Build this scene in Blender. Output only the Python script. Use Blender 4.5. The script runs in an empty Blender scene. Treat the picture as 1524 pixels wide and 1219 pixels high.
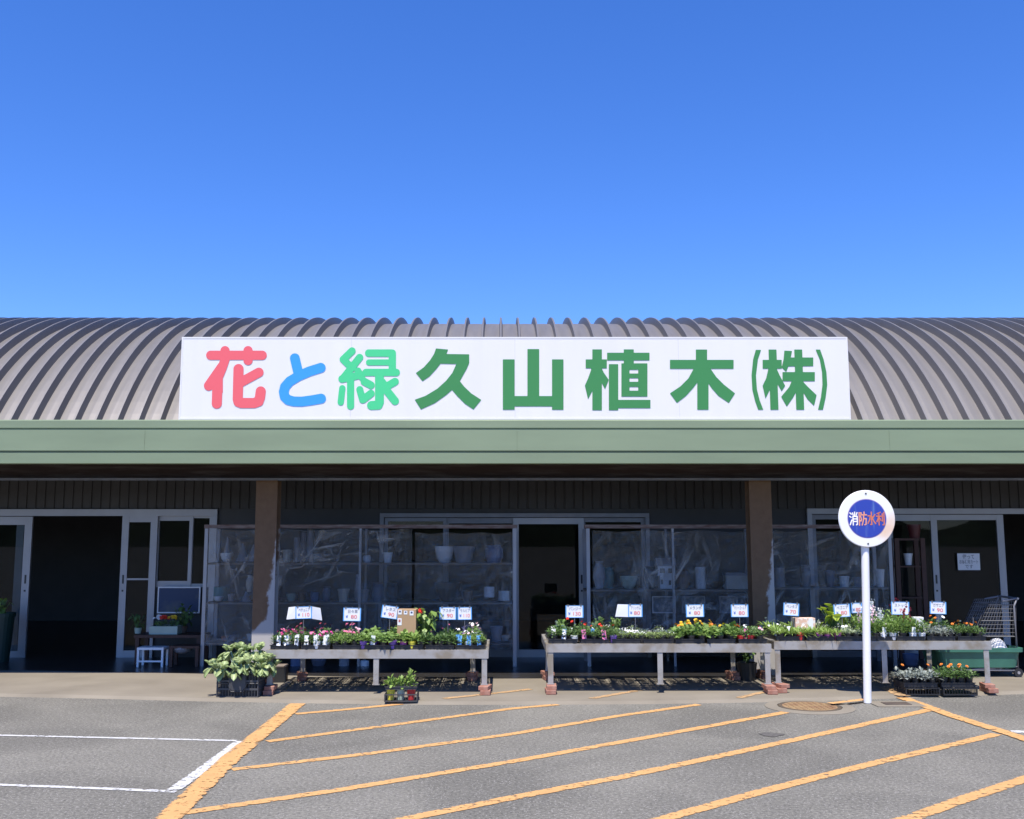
import bpy, bmesh, math, random
import numpy as np
from mathutils import Vector, Matrix
R = math.radians
random.seed(11)
SC = bpy.context.scene
COL = SC.collection

# ---------------------------------------------------------------- camera, sky, sun, exposure
F, CX, CY, H = 1500.0, 745.0, 609.5, 1.66          # focal length and centre in photo pixels, eye height
PITCH = math.atan(190.5 / 1500)
cam = bpy.data.cameras.new('camera')
cam.sensor_fit = 'HORIZONTAL'; cam.sensor_width = 36.0
cam.lens = 36.0 * F / 1524
cam.shift_x = (762 - CX) / 1524
cam.clip_end = 3000
camo = bpy.data.objects.new('camera', cam); COL.objects.link(camo)
camo.location = (0, 0, H)
camo.rotation_euler = (R(90) + PITCH, R(0.0), 0)
SC.camera = camo

SUN_EL, SUN_AZ = R(66), R(12)                       # the sun stands high behind the viewer's left shoulder
w = bpy.data.worlds.new('World'); SC.world = w; w.use_nodes = True
nt = w.node_tree; bg = nt.nodes['Background']
sky = nt.nodes.new('ShaderNodeTexSky'); sky.sky_type = 'NISHITA'; sky.sun_disc = False
sky.sun_elevation = SUN_EL; sky.sun_rotation = R(180) + SUN_AZ
sky.air_density = 1.0; sky.dust_density = 0.0; sky.ozone_density = 4.5; sky.altitude = 300
hs = nt.nodes.new('ShaderNodeHueSaturation')
hs.inputs['Saturation'].default_value = 1.22; hs.inputs['Hue'].default_value = 0.505
tn = nt.nodes.new('ShaderNodeMix'); tn.data_type = 'RGBA'; tn.blend_type = 'MULTIPLY'; tn.inputs[0].default_value = 1
tn.inputs[7].default_value = (1.10, 1.20, 1.60, 1)   # the deep polarised blue of the photograph's sky
nt.links.new(sky.outputs[0], hs.inputs['Color']); nt.links.new(hs.outputs[0], tn.inputs[6]); nt.links.new(tn.outputs[2], bg.inputs['Color'])
bg.inputs['Strength'].default_value = 0.10
sl = bpy.data.lights.new('sun', 'SUN'); sl.energy = 4.9; sl.angle = R(0.53); sl.color = (1, 0.93, 0.83)
so = bpy.data.objects.new('sun', sl); COL.objects.link(so)
sd = Vector((math.sin(SUN_AZ) * math.cos(SUN_EL), math.cos(SUN_AZ) * math.cos(SUN_EL), -math.sin(SUN_EL)))
so.rotation_euler = sd.to_track_quat('-Z', 'Y').to_euler()
so.location = (-5, -10, 20)
SC.view_settings.view_transform = 'Standard'; SC.view_settings.look = 'None'
SC.view_settings.exposure = 0.50; SC.view_settings.gamma = 1
SC.cycles.max_bounces = 8; SC.cycles.transparent_max_bounces = 16

# ---------------------------------------------------------------- helpers
def ray(px, py):
    u = (px - CX) / F; v = (CY - py) / F
    return u, math.cos(PITCH) - v * math.sin(PITCH), math.sin(PITCH) + v * math.cos(PITCH)
def at(px, py, Y):                                  # photo pixel -> real point on the plane at depth Y
    a, b, c = ray(px, py); t = Y / b
    return Vector((a * t, Y, H + c * t))
def ax(px, Y, py=900): return at(px, py, Y).x
def az(py, Y, px=745): return at(px, py, Y).z
def gp(px, py, z=0.0):                              # photo pixel -> point on the ground
    a, b, c = ray(px, py); t = (z - H) / c
    return Vector((a * t, b * t, z))

class MB:
    def __init__(s): s.bm = bmesh.new()
    def poly(s, pts):
        return s.bm.faces.new([s.bm.verts.new(p) for p in pts])
    def box(s, x0, x1, y0, y1, z0, z1, M=None):
        vs = []
        for z in (z0, z1):
            for x, y in ((x0, y0), (x1, y0), (x1, y1), (x0, y1)):
                p = Vector((x, y, z)); vs.append(s.bm.verts.new(M @ p if M else p))
        for f in ((3,2,1,0), (4,5,6,7), (0,1,5,4), (1,2,6,5), (2,3,7,6), (3,0,4,7)):
            s.bm.faces.new([vs[i] for i in f])
        return s
    def tube(s, pts, r, seg=8, r1=None, cap=True):
        pts = [Vector(p) for p in pts]; n = len(pts); rings = []
        for i, p in enumerate(pts):
            d = (pts[min(i+1, n-1)] - pts[max(i-1, 0)]).normalized()
            a = d.cross(Vector((0, 0, 1)))
            if a.length < 1e-3: a = Vector((1, 0, 0))
            a.normalize(); b = d.cross(a)
            rr = r if r1 is None else r + (r1 - r) * i / (n - 1)
            rings.append([s.bm.verts.new(p + (a * math.cos(2*math.pi*k/seg) + b * math.sin(2*math.pi*k/seg)) * rr) for k in range(seg)])
        for i in range(n - 1):
            for k in range(seg):
                s.bm.faces.new((rings[i][k], rings[i][(k+1)%seg], rings[i+1][(k+1)%seg], rings[i+1][k]))
        if cap:
            s.bm.faces.new(rings[0][::-1]); s.bm.faces.new(rings[-1])
        return s
    def lathe(s, prof, c=(0,0,0), seg=20, sx=1, sy=1):
        c = Vector(c); rings = []
        for r, z in prof:
            rings.append([s.bm.verts.new(c + Vector((r*sx*math.cos(2*math.pi*k/seg), r*sy*math.sin(2*math.pi*k/seg), z))) for k in range(seg)])
        for i in range(len(prof) - 1):
            for k in range(seg):
                s.bm.faces.new((rings[i][k], rings[i][(k+1)%seg], rings[i+1][(k+1)%seg], rings[i+1][k]))
        s.bm.faces.new(rings[0][::-1]); s.bm.faces.new(rings[-1])
        return s
    def prism(s, prof, x0, x1):                     # closed (y,z) outline swept along x
        a = [s.bm.verts.new((x0, y, z)) for y, z in prof]; b = [s.bm.verts.new((x1, y, z)) for y, z in prof]
        n = len(prof)
        for i in range(n): s.bm.faces.new((a[i], a[(i+1)%n], b[(i+1)%n], b[i]))
        s.bm.faces.new(a[::-1]); s.bm.faces.new(b)
        return s
    def build(s, name, mat, parent=None, smooth=False, bevel=0, recalc=True):
        if recalc: bmesh.ops.recalc_face_normals(s.bm, faces=s.bm.faces[:])
        me = bpy.data.meshes.new(name); s.bm.to_mesh(me); s.bm.free()
        me.materials.append(mat)
        if smooth:
            for p in me.polygons: p.use_smooth = True
        o = bpy.data.objects.new(name, me); COL.objects.link(o)
        if parent: o.parent = parent
        if bevel:
            m = o.modifiers.new('bevel', 'BEVEL'); m.width = bevel; m.segments = 2; m.limit_method = 'ANGLE'
        return o
def tag(o, label=None, cat=None, group=None, kind=None):
    if label: o['label'] = label
    if cat: o['category'] = cat
    if group: o['group'] = group
    if kind: o['kind'] = kind
    return o
def thing(name, label, cat, loc=(0,0,0), rz=0, group=None):
    o = bpy.data.objects.new(name, None); COL.objects.link(o)
    o.empty_display_size = 0.1; o.location = loc; o.rotation_euler = (0, 0, rz)
    return tag(o, label, cat, group)
def copy_tree(o, parent=None):
    c = o.copy(); COL.objects.link(c)
    if parent: c.parent = parent
    for ch in list(o.children): copy_tree(ch, c)
    return c

# ---------------------------------------------------------------- materials
def mat(name, col, rough=0.6, metal=0.0, var=0.0, scale=6.0, col2=None, bump=0.0, bscale=40.0, stretch=None, thr=None, spec=0.5):
    m = bpy.data.materials.new(name); m.use_nodes = True
    n = m.node_tree.nodes; L = m.node_tree.links; b = n['Principled BSDF']
    b.inputs['Roughness'].default_value = rough; b.inputs['Metallic'].default_value = metal
    b.inputs['Specular IOR Level'].default_value = spec
    c = (*col, 1)
    tc = n.new('ShaderNodeTexCoord'); mp = n.new('ShaderNodeMapping'); L.new(tc.outputs['Object'], mp.inputs[0])
    if stretch: mp.inputs['Scale'].default_value = stretch
    if var or col2:
        nz = n.new('ShaderNodeTexNoise'); nz.inputs['Scale'].default_value = scale; nz.inputs['Detail'].default_value = 6
        L.new(mp.outputs[0], nz.inputs['Vector'])
        rp = n.new('ShaderNodeValToRGB'); L.new(nz.outputs['Fac'], rp.inputs[0])
        lo, hi = thr or (0.3, 0.7)
        rp.color_ramp.elements[0].position = lo; rp.color_ramp.elements[1].position = hi
        if col2:
            rp.color_ramp.elements[0].color = c; rp.color_ramp.elements[1].color = (*col2, 1)
        else:
            rp.color_ramp.elements[0].color = (*[x*(1-var) for x in col], 1); rp.color_ramp.elements[1].color = (*[min(1, x*(1+var)) for x in col], 1)
        L.new(rp.outputs[0], b.inputs['Base Color'])
    else: b.inputs['Base Color'].default_value = c
    if bump:
        nb = n.new('ShaderNodeTexNoise'); nb.inputs['Scale'].default_value = bscale; nb.inputs['Detail'].default_value = 4
        L.new(tc.outputs['Object'], nb.inputs['Vector'])
        bp = n.new('ShaderNodeBump'); bp.inputs['Strength'].default_value = bump; bp.inputs['Distance'].default_value = 0.01
        L.new(nb.outputs['Fac'], bp.inputs['Height']); L.new(bp.outputs[0], b.inputs['Normal'])
    return m
def leaf_mat(name, c1, c2, rough=0.5):
    m = bpy.data.materials.new(name); m.use_nodes = True
    n = m.node_tree.nodes; L = m.node_tree.links; b = n['Principled BSDF']; out = n['Material Output']
    g = n.new('ShaderNodeNewGeometry'); oi = n.new('ShaderNodeObjectInfo')
    ad = n.new('ShaderNodeMath'); ad.operation = 'ADD'; L.new(g.outputs['Random Per Island'], ad.inputs[0]); L.new(oi.outputs['Random'], ad.inputs[1])
    hf = n.new('ShaderNodeMath'); hf.operation = 'MULTIPLY'; hf.inputs[1].default_value = 0.5; L.new(ad.outputs[0], hf.inputs[0])
    mx = n.new('ShaderNodeMix'); mx.data_type = 'RGBA'; L.new(hf.outputs[0], mx.inputs[0])
    mx.inputs[6].default_value = (*c1, 1); mx.inputs[7].default_value = (*c2, 1)
    L.new(mx.outputs[2], b.inputs['Base Color']); b.inputs['Roughness'].default_value = rough
    tr = n.new('ShaderNodeBsdfTranslucent'); L.new(mx.outputs[2], tr.inputs['Color'])
    ms = n.new('ShaderNodeMixShader'); ms.inputs[0].default_value = 0.3
    L.new(b.outputs[0], ms.inputs[1]); L.new(tr.outputs[0], ms.inputs[2]); L.new(ms.outputs[0], out.inputs['Surface'])
    return m
def clear_mat(name, tint, gloss_rough, veil, veil_col, bump=0.0, bscale=3.0):
    """see-through film or pane: transparent, a fresnel reflection and an optional milky veil in creases"""
    m = bpy.data.materials.new(name); m.use_nodes = True
    n = m.node_tree.nodes; L = m.node_tree.links; out = n['Material Output']; n.remove(n['Principled BSDF'])
    t = n.new('ShaderNodeBsdfTransparent'); t.inputs[0].default_value = (*tint, 1)
    gl = n.new('ShaderNodeBsdfGlossy'); gl.inputs['Roughness'].default_value = gloss_rough
    fr = n.new('ShaderNodeFresnel'); fr.inputs['IOR'].default_value = 1.5 if veil else 1.28
    ms = n.new('ShaderNodeMixShader'); L.new(fr.outputs[0], ms.inputs[0]); L.new(t.outputs[0], ms.inputs[1]); L.new(gl.outputs[0], ms.inputs[2])
    last = ms
    if veil or bump:
        tc = n.new('ShaderNodeTexCoord')
        def noise(sc3, det, dist, rot=0.0):
            mp = n.new('ShaderNodeMapping'); mp.vector_type = 'TEXTURE'; mp.inputs['Scale'].default_value = tuple(1/q for q in sc3); mp.inputs['Rotation'].default_value = (0, rot, 0); L.new(tc.outputs['Object'], mp.inputs[0])
            nz = n.new('ShaderNodeTexNoise'); nz.inputs['Scale'].default_value = 1; nz.inputs['Detail'].default_value = det; nz.inputs['Distortion'].default_value = dist
            L.new(mp.outputs[0], nz.inputs['Vector']); return nz.outputs['Fac']
        sA = noise((6.5, 2, 1.1), 3, 1.3, R(-14)); sB = noise((5.5, 2, 1.0), 3, 1.5, R(32)); sC = noise((6, 2, 1.2), 3, 1.3, R(80))   # hanging, slanting and sagging folds
        mxs = n.new('ShaderNodeMath'); mxs.operation = 'MAXIMUM'; L.new(sA, mxs.inputs[0]); L.new(sB, mxs.inputs[1])
        mx2 = n.new('ShaderNodeMath'); mx2.operation = 'MAXIMUM'; L.new(mxs.outputs[0], mx2.inputs[0]); L.new(sC, mx2.inputs[1]); streak = mx2.outputs[0]
        crink = noise((7, 3, 9), 4, 2.0)             # small crumples
        hz = noise((1.1, 1, 1.6), 2, .3)             # where the film has gone hazy
        a1 = n.new('ShaderNodeMath'); a1.operation = 'MULTIPLY_ADD'; L.new(crink, a1.inputs[0]); a1.inputs[1].default_value = .6; L.new(streak, a1.inputs[2])
        bp = n.new('ShaderNodeBump'); bp.inputs['Strength'].default_value = bump; bp.inputs['Distance'].default_value = 0.05
        L.new(a1.outputs[0], bp.inputs['Height']); L.new(bp.outputs[0], gl.inputs['Normal']); L.new(bp.outputs[0], fr.inputs['Normal'])
    if veil:
        def ramp(src, lo, hi, v0, v1):
            rp = n.new('ShaderNodeMapRange'); L.new(src, rp.inputs[0])
            for k_, v_ in zip((1, 2, 3, 4), (lo, hi, v0, v1)): rp.inputs[k_].default_value = v_
            return rp.outputs[0]
        s1 = ramp(streak, .575, .82, 0, veil*4.2); h1 = ramp(hz, .39, .58, .15, 1.0); c1 = ramp(crink, .58, .80, 0, veil*2.4)
        mm = n.new('ShaderNodeMath'); mm.operation = 'ADD'; L.new(s1, mm.inputs[0]); L.new(c1, mm.inputs[1])
        m3 = n.new('ShaderNodeMath'); m3.operation = 'MULTIPLY_ADD'; L.new(mm.outputs[0], m3.inputs[0]); L.new(h1, m3.inputs[1]); m3.inputs[2].default_value = veil*.38
        df = n.new('ShaderNodeBsdfDiffuse'); df.inputs[0].default_value = (*veil_col, 1)
        m2 = n.new('ShaderNodeMixShader'); L.new(m3.outputs[0], m2.inputs[0]); L.new(ms.outputs[0], m2.inputs[1]); L.new(df.outputs[0], m2.inputs[2]); last = m2
    L.new(last.outputs[0], out.inputs['Surface'])
    return m
def asphalt_mat():
    m = bpy.data.materials.new('asphalt'); m.use_nodes = True
    n = m.node_tree.nodes; L = m.node_tree.links; b = n['Principled BSDF']; b.inputs['Roughness'].default_value = 0.85
    tc = n.new('ShaderNodeTexCoord')
    big = n.new('ShaderNodeTexNoise'); big.inputs['Scale'].default_value = 0.8; big.inputs['Detail'].default_value = 8; big.inputs['Distortion'].default_value = .8; L.new(tc.outputs['Object'], big.inputs['Vector'])
    fine = n.new('ShaderNodeTexNoise'); fine.inputs['Scale'].default_value = 42; fine.inputs['Detail'].default_value = 6; fine.inputs['Roughness'].default_value = 0.75; L.new(tc.outputs['Object'], fine.inputs['Vector'])
    vo = n.new('ShaderNodeTexVoronoi'); vo.inputs['Scale'].default_value = 95; L.new(tc.outputs['Object'], vo.inputs['Vector'])
    r1 = n.new('ShaderNodeValToRGB'); L.new(big.outputs['Fac'], r1.inputs[0])
    r1.color_ramp.elements[0].position = .35; r1.color_ramp.elements[1].position = .68
    r1.color_ramp.elements[0].color = (.132,.126,.107,1); r1.color_ramp.elements[1].color = (.194,.185,.156,1)
    r2 = n.new('ShaderNodeValToRGB'); L.new(fine.outputs['Fac'], r2.inputs[0])
    r2.color_ramp.elements[0].position = .33; r2.color_ramp.elements[1].position = .67
    r2.color_ramp.elements[0].color = (.42,.42,.42,1); r2.color_ramp.elements[1].color = (1.55,1.55,1.55,1)
    mul = n.new('ShaderNodeMix'); mul.data_type = 'RGBA'; mul.blend_type = 'MULTIPLY'; mul.inputs[0].default_value = 1
    L.new(r1.outputs[0], mul.inputs[6]); L.new(r2.outputs[0], mul.inputs[7])
    # pale stones: a few voronoi cells, chosen by their random colour
    sep = n.new('ShaderNodeSeparateColor'); L.new(vo.outputs['Color'], sep.inputs[0])
    gt = n.new('ShaderNodeMath'); gt.operation = 'GREATER_THAN'; gt.inputs[1].default_value = .90; L.new(sep.outputs[0], gt.inputs[0])
    lt = n.new('ShaderNodeMath'); lt.operation = 'LESS_THAN'; lt.inputs[1].default_value = .42; L.new(vo.outputs['Distance'], lt.inputs[0])
    an = n.new('ShaderNodeMath'); an.operation = 'MULTIPLY'; L.new(gt.outputs[0], an.inputs[0]); L.new(lt.outputs[0], an.inputs[1])
    mx = n.new('ShaderNodeMix'); mx.data_type = 'RGBA'; L.new(an.outputs[0], mx.inputs[0]); L.new(mul.outputs[2], mx.inputs[6]); mx.inputs[7].default_value = (.34,.32,.30,1)
    L.new(mx.outputs[2], b.inputs['Base Color'])
    bp = n.new('ShaderNodeBump'); bp.inputs['Strength'].default_value = .6; bp.inputs['Distance'].default_value = .008
    L.new(fine.outputs['Fac'], bp.inputs['Height']); L.new(bp.outputs[0], b.inputs['Normal'])
    return m
def paint_line_mat(name, col, wear):
    """road paint that has worn through to the ground in patches and along its edges (uv: u across 0..1, v metres along)"""
    m = bpy.data.materials.new(name); m.use_nodes = True
    n = m.node_tree.nodes; L = m.node_tree.links; b = n['Principled BSDF']; out = n['Material Output']
    b.inputs['Roughness'].default_value = .8
    tc = n.new('ShaderNodeTexCoord')
    nz = n.new('ShaderNodeTexNoise'); nz.inputs['Scale'].default_value = 26; nz.inputs['Detail'].default_value = 6; nz.inputs['Roughness'].default_value = .7
    L.new(tc.outputs['Object'], nz.inputs['Vector'])
    n2 = n.new('ShaderNodeTexNoise'); n2.inputs['Scale'].default_value = 5; n2.inputs['Detail'].default_value = 4; L.new(tc.outputs['Object'], n2.inputs['Vector'])
    mp = n.new('ShaderNodeMapping'); mp.inputs['Scale'].default_value = (3, 11, 1); L.new(tc.outputs['Object'], mp.inputs[0])
    n3 = n.new('ShaderNodeTexNoise'); n3.inputs['Scale'].default_value = 3; n3.inputs['Detail'].default_value = 3; L.new(mp.outputs[0], n3.inputs['Vector'])
    uv = n.new('ShaderNodeUVMap'); sp = n.new('ShaderNodeSeparateXYZ'); L.new(uv.outputs[0], sp.inputs[0])
    def mth(op, a, bb):
        k = n.new('ShaderNodeMath'); k.operation = op
        for i, v in enumerate((a, bb)):
            if isinstance(v, (int, float)): k.inputs[i].default_value = v
            else: L.new(v, k.inputs[i])
        return k.outputs[0]
    e = mth('MULTIPLY', mth('ABSOLUTE', mth('SUBTRACT', sp.outputs[0], .5), 0), 2)    # 0 centre .. 1 edge
    e = mth('POWER', e, 6)
    s = mth('ADD', mth('MULTIPLY', nz.outputs['Fac'], .55), mth('MULTIPLY', n2.outputs['Fac'], .25))
    s = mth('ADD', s, mth('MULTIPLY', n3.outputs['Fac'], .30))
    s = mth('ADD', s, mth('MULTIPLY', e, .11))
    a = mth('MULTIPLY', mth('SUBTRACT', s, wear), 16)
    cl = n.new('ShaderNodeClamp'); L.new(a, cl.inputs[0])
    rp = n.new('ShaderNodeValToRGB'); L.new(n2.outputs['Fac'], rp.inputs[0])
    rp.color_ramp.elements[0].position = .3; rp.color_ramp.elements[1].position = .7
    rp.color_ramp.elements[0].color = (*[x*.82 for x in col], 1); rp.color_ramp.elements[1].color = (*col, 1)
    L.new(rp.outputs[0], b.inputs['Base Color'])
    t = n.new('ShaderNodeBsdfTransparent'); ms = n.new('ShaderNodeMixShader')
    L.new(cl.outputs[0], ms.inputs[0]); L.new(b.outputs[0], ms.inputs[1]); L.new(t.outputs[0], ms.inputs[2]); L.new(ms.outputs[0], out.inputs['Surface'])
    return m
def sign_face_mat(name, base, stain, cx, cz, blue=False):
    """enamel with rust stains and runs of its own"""
    m = mat(name, base, .35)
    n = m.node_tree.nodes; L = m.node_tree.links; b = n['Principled BSDF']
    tc = n.new('ShaderNodeTexCoord'); mp = n.new('ShaderNodeMapping'); mp.inputs['Scale'].default_value = (22, 1, 2.2) if blue else (3, 1, 3)
    L.new(tc.outputs['Object'], mp.inputs[0])
    nz = n.new('ShaderNodeTexNoise'); nz.inputs['Scale'].default_value = 1; nz.inputs['Detail'].default_value = 4; L.new(mp.outputs[0], nz.inputs['Vector'])
    vm = n.new('ShaderNodeVectorMath'); vm.operation = 'DISTANCE'; vm.inputs[1].default_value = (cx, 0, cz); L.new(tc.outputs['Object'], vm.inputs[0])
    ma = n.new('ShaderNodeMath'); ma.operation = 'MULTIPLY_ADD'; L.new(vm.outputs['Value'], ma.inputs[0]); ma.inputs[1].default_value = -2.6 if not blue else -.5; L.new(nz.outputs['Fac'], ma.inputs[2])
    rp = n.new('ShaderNodeValToRGB'); L.new(ma.outputs[0], rp.inputs[0])
    lo, hi = (.48, .72) if blue else (.02, .5)
    rp.color_ramp.elements[0].position = lo; rp.color_ramp.elements[1].position = hi
    rp.color_ramp.elements[0].color = (*base, 1); rp.color_ramp.elements[1].color = (*stain, 1)
    L.new(rp.outputs[0], b.inputs['Base Color'])
    return m

M = {}
M['asphalt'] = asphalt_mat()
M['concrete'] = mat('pale_concrete', (.19,.166,.128), .85, col2=(.245,.216,.168), scale=1.6, bump=.25, bscale=90)
M['shade_dark_floor'] = mat('shade_dark_floor', (.032,.03,.028), .28, var=.2, scale=2)  # dark polished floor, with canopy shade also put into its colour
M['orange'] = paint_line_mat('worn_orange_paint', (.62,.345,.13), .592)
M['orange_faint'] = paint_line_mat('faded_orange_paint', (.50,.32,.16), .57)
M['whiteline'] = paint_line_mat('worn_white_paint', (.60,.60,.59), .585)
M['roof'] = mat('weathered_roof_steel', (.186,.176,.172), .5, .3, var=.10, scale=3, stretch=(4,.35,.35))
M['green'] = mat('pale_green_fascia', (.212,.268,.162), .5, var=.10, stretch=(.5,1,3), scale=1.2)
M['fjoint'] = mat('fascia_lap', (.15,.19,.115), .6)
M['groove'] = mat('fascia_groove', (.03,.035,.03), .7)
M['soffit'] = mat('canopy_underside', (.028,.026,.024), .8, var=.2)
M['rusty'] = mat('rusty_steel', (.040,.022,.016), .8, col2=(.085,.065,.055), scale=4, stretch=(.5,6,6), bump=.1, thr=(.45,.70))
M['steelgrey'] = mat('grey_steel', (.16,.15,.145), .6, .3, var=.2)
M['cladding'] = mat('dark_cladding', (.045,.042,.040), .6, var=.15, scale=3)
M['alu'] = mat('silver_aluminium', (.35,.345,.355), .42, .35, var=.06, scale=4)
M['alu_dim'] = mat('dull_aluminium', (.22,.22,.235), .5, .3, var=.1)
M['handle'] = mat('black_handle', (.02,.02,.02), .4)
M['glass'] = clear_mat('window_glass', (.66,.70,.72), .015, 0, (1,1,1))
M['sheet'] = clear_mat('clear_vinyl', (.86,.88,.92), .09, .15, (.68,.64,.58), 1.0, 3.4)
M['white_panel'] = mat('white_sign_panel', (.75,.735,.71), .35, var=.02, scale=1.5, stretch=(4,1,.5))
M['red_film'] = mat('coral_letter', (.80,.125,.14), .4); M['blue_film'] = mat('blue_letter', (.045,.32,.90), .4)
M['mint_film'] = mat('mint_letter', (.07,.60,.24), .4); M['green_film'] = mat('green_letter', (.05,.24,.066), .4)
M['galv'] = mat('galvanised_steel', (.40,.385,.36), .5, .35, col2=(.29,.25,.19), scale=4.5, thr=(.46,.6), bump=.08)
M['brick'] = mat('red_brick', (.29,.115,.075), .85, col2=(.40,.22,.165), scale=14, bump=.4, bscale=60)
M['black_plastic'] = mat('black_plastic', (.022,.022,.024), .45)
M['grey_plastic'] = mat('grey_black_plastic', (.055,.055,.058), .5, var=.2)
M['white_paint'] = mat('white_paint', (.80,.80,.80), .4, var=.03)
M['soil'] = mat('soil', (.035,.025,.018), .95, var=.3, scale=80)
M['wood'] = mat('old_board', (.17,.135,.105), .75, col2=(.26,.22,.19), scale=7, stretch=(1,6,6))
M['brownwood'] = mat('brown_wood', (.075,.028,.016), .6, var=.25, scale=9, stretch=(5,5,1))
M['card'] = mat('white_card', (.80,.80,.82), .6); M['card_blue'] = mat('blue_card_edge', (.10,.36,.78), .6)
M['ink_red'] = mat('red_ink', (.80,.20,.18), .6); M['ink_black'] = mat('black_ink', (.22,.22,.25), .6); M['ink_blue'] = mat('blue_ink', (.07,.16,.55), .6)
M['cardboard'] = mat('brown_cardboard', (.42,.27,.15), .85, var=.06)
M['sleeve'] = mat('plant_label_white', (.82,.82,.82), .5); M['tag_pink'] = mat('plant_label_pink', (.80,.22,.42), .5); M['tag_blue'] = mat('plant_label_blue', (.12,.36,.70), .5)
for k, c in dict(red=(.55,.03,.03), purple=(.20,.10,.42), white=(.75,.75,.75), magenta=(.48,.10,.36), yellow=(.66,.60,.06), darkred=(.10,.015,.015), black=(.025,.025,.025), terracotta=(.45,.16,.09),
                 blueglaze=(.13,.17,.28), greyglaze=(.28,.28,.30), cream=(.52,.49,.42), teal=(.07,.18,.18), brown=(.16,.10,.07), palegreen=(.36,.44,.36), slate=(.12,.13,.17)).items():
    M['pot_'+k] = mat(k+'_pot', c, .45, var=.08)
M['l_mid'] = leaf_mat('mid_green_leaf', (.13,.235,.05), (.25,.38,.10)); M['l_dark'] = leaf_mat('dark_green_leaf', (.065,.13,.035), (.15,.25,.075))
M['l_bright'] = leaf_mat('bright_green_leaf', (.19,.31,.06), (.33,.46,.12)); M['l_grey'] = leaf_mat('silver_grey_leaf', (.24,.28,.24), (.40,.44,.40))
M['l_lime'] = leaf_mat('lime_leaf', (.38,.50,.03), (.52,.62,.06)); M['l_pale'] = leaf_mat('pale_succulent_leaf', (.38,.49,.20), (.62,.70,.38), .4)
M['l_varieg'] = leaf_mat('striped_pale_leaf', (.30,.40,.20), (.62,.68,.52)); M['l_low'] = leaf_mat('low_mat_leaf', (.22,.32,.09), (.36,.46,.18))
for k, c in dict(pink=(.85,.25,.42), magenta=(.80,.06,.38), darkred=(.20,.012,.03), white=(.85,.85,.82), orange=(.78,.25,.03), yellow=(.88,.55,.03), red=(.80,.05,.025), palepink=(.85,.55,.60), lilac=(.55,.35,.75)).items():
    M['f_'+k] = mat(k+'_petal', c, .6, var=.15, scale=60)

# ---------------------------------------------------------------- flat lettering from traced outlines
def stroke_d(P, pts, wd):
    d = np.full(P.shape[:2], 1e9)
    for (x0, y0), (x1, y1) in zip(pts[:-1], pts[1:]):
        dx, dy = x1-x0, y1-y0; l2 = dx*dx+dy*dy or 1e-9
        t = np.clip(((P[...,0]-x0)*dx+(P[...,1]-y0)*dy)/l2, 0, 1)
        d = np.minimum(d, np.hypot(P[...,0]-x0-t*dx, P[...,1]-y0-t*dy))
    return d - wd/2
def poly_d(P, pts):
    d = np.full(P.shape[:2], 1e9); ins = np.zeros(P.shape[:2], bool)
    for (x0, y0), (x1, y1) in zip(pts, pts[1:]+pts[:1]):
        dx, dy = x1-x0, y1-y0; l2 = dx*dx+dy*dy or 1e-9
        t = np.clip(((P[...,0]-x0)*dx+(P[...,1]-y0)*dy)/l2, 0, 1)
        d = np.minimum(d, np.hypot(P[...,0]-x0-t*dx, P[...,1]-y0-t*dy))
        if y0 != y1:
            c = ((y0 > P[...,1]) != (y1 > P[...,1])) & (P[...,0] < dx*(P[...,1]-y0)/dy + x0)
            ins ^= c
    return np.where(ins, -d, d)
def glyph(name, mtl, parent, shapes, to3d, step=2.6):
    """shapes: ('s', pts, width) round-ended stroke, ('p', pts) polygon, ('r', x0,y0,x1,y1) rectangle; joined into one flat outline"""
    xs = []; ys = []
    for sh in shapes:
        pts = [(sh[1], sh[2]), (sh[3], sh[4])] if sh[0] == 'r' else sh[1]
        xs += [p[0] for p in pts]; ys += [p[1] for p in pts]
    gx = np.arange(min(xs)-45, max(xs)+46, step); gy = np.arange(min(ys)-45, max(ys)+46, step)
    P = np.stack(np.meshgrid(gx, gy), -1)
    D = np.full(P.shape[:2], 1e9)
    for sh in shapes:
        if sh[0] == 's': d = stroke_d(P, sh[1], sh[2])
        elif sh[0] == 'p': d = poly_d(P, list(sh[1]))
        else:
            x0, y0, x1, y1 = sh[1:]; d = poly_d(P, [(x0,y0),(x1,y0),(x1,y1),(x0,y1)])
        D = np.minimum(D, d)
    D = np.where(np.abs(D) < 1e-6, 1e-6, D)
    bm = bmesh.new(); cache = {}
    def v(key, x, y):
        if key not in cache: cache[key] = bm.verts.new(to3d(x, y))
        return cache[key]
    ny, nx = D.shape; inside = D < 0
    any_ = inside[:-1,:-1] | inside[1:,:-1] | inside[:-1,1:] | inside[1:,1:]
    for j, i in zip(*np.nonzero(any_)):
        cs = [(j, i), (j, i+1), (j+1, i+1), (j+1, i)]; vs = []
        for a, bq in zip(cs, cs[1:]+cs[:1]):
            da, db = D[a], D[bq]
            if da < 0: vs.append(v(a, gx[a[1]], gy[a[0]]))
            if (da < 0) != (db < 0):
                t = da/(da-db); k = (min(a, bq), max(a, bq))
                vs.append(v(k, gx[a[1]]+(gx[bq[1]]-gx[a[1]])*t, gy[a[0]]+(gy[bq[0]]-gy[a[0]])*t))
        vs = list(dict.fromkeys(vs))
        if len(vs) >= 3:
            try: bm.faces.new(vs)
            except ValueError: pass
    bmesh.ops.dissolve_limit(bm, angle_limit=0.01, verts=bm.verts[:], edges=bm.edges[:])
    bmesh.ops.triangulate(bm, faces=bm.faces[:])
    me = bpy.data.meshes.new(name); bm.to_mesh(me); bm.free(); me.materials.append(mtl)
    o = bpy.data.objects.new(name, me); COL.objects.link(o); o.parent = parent
    return o
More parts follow.
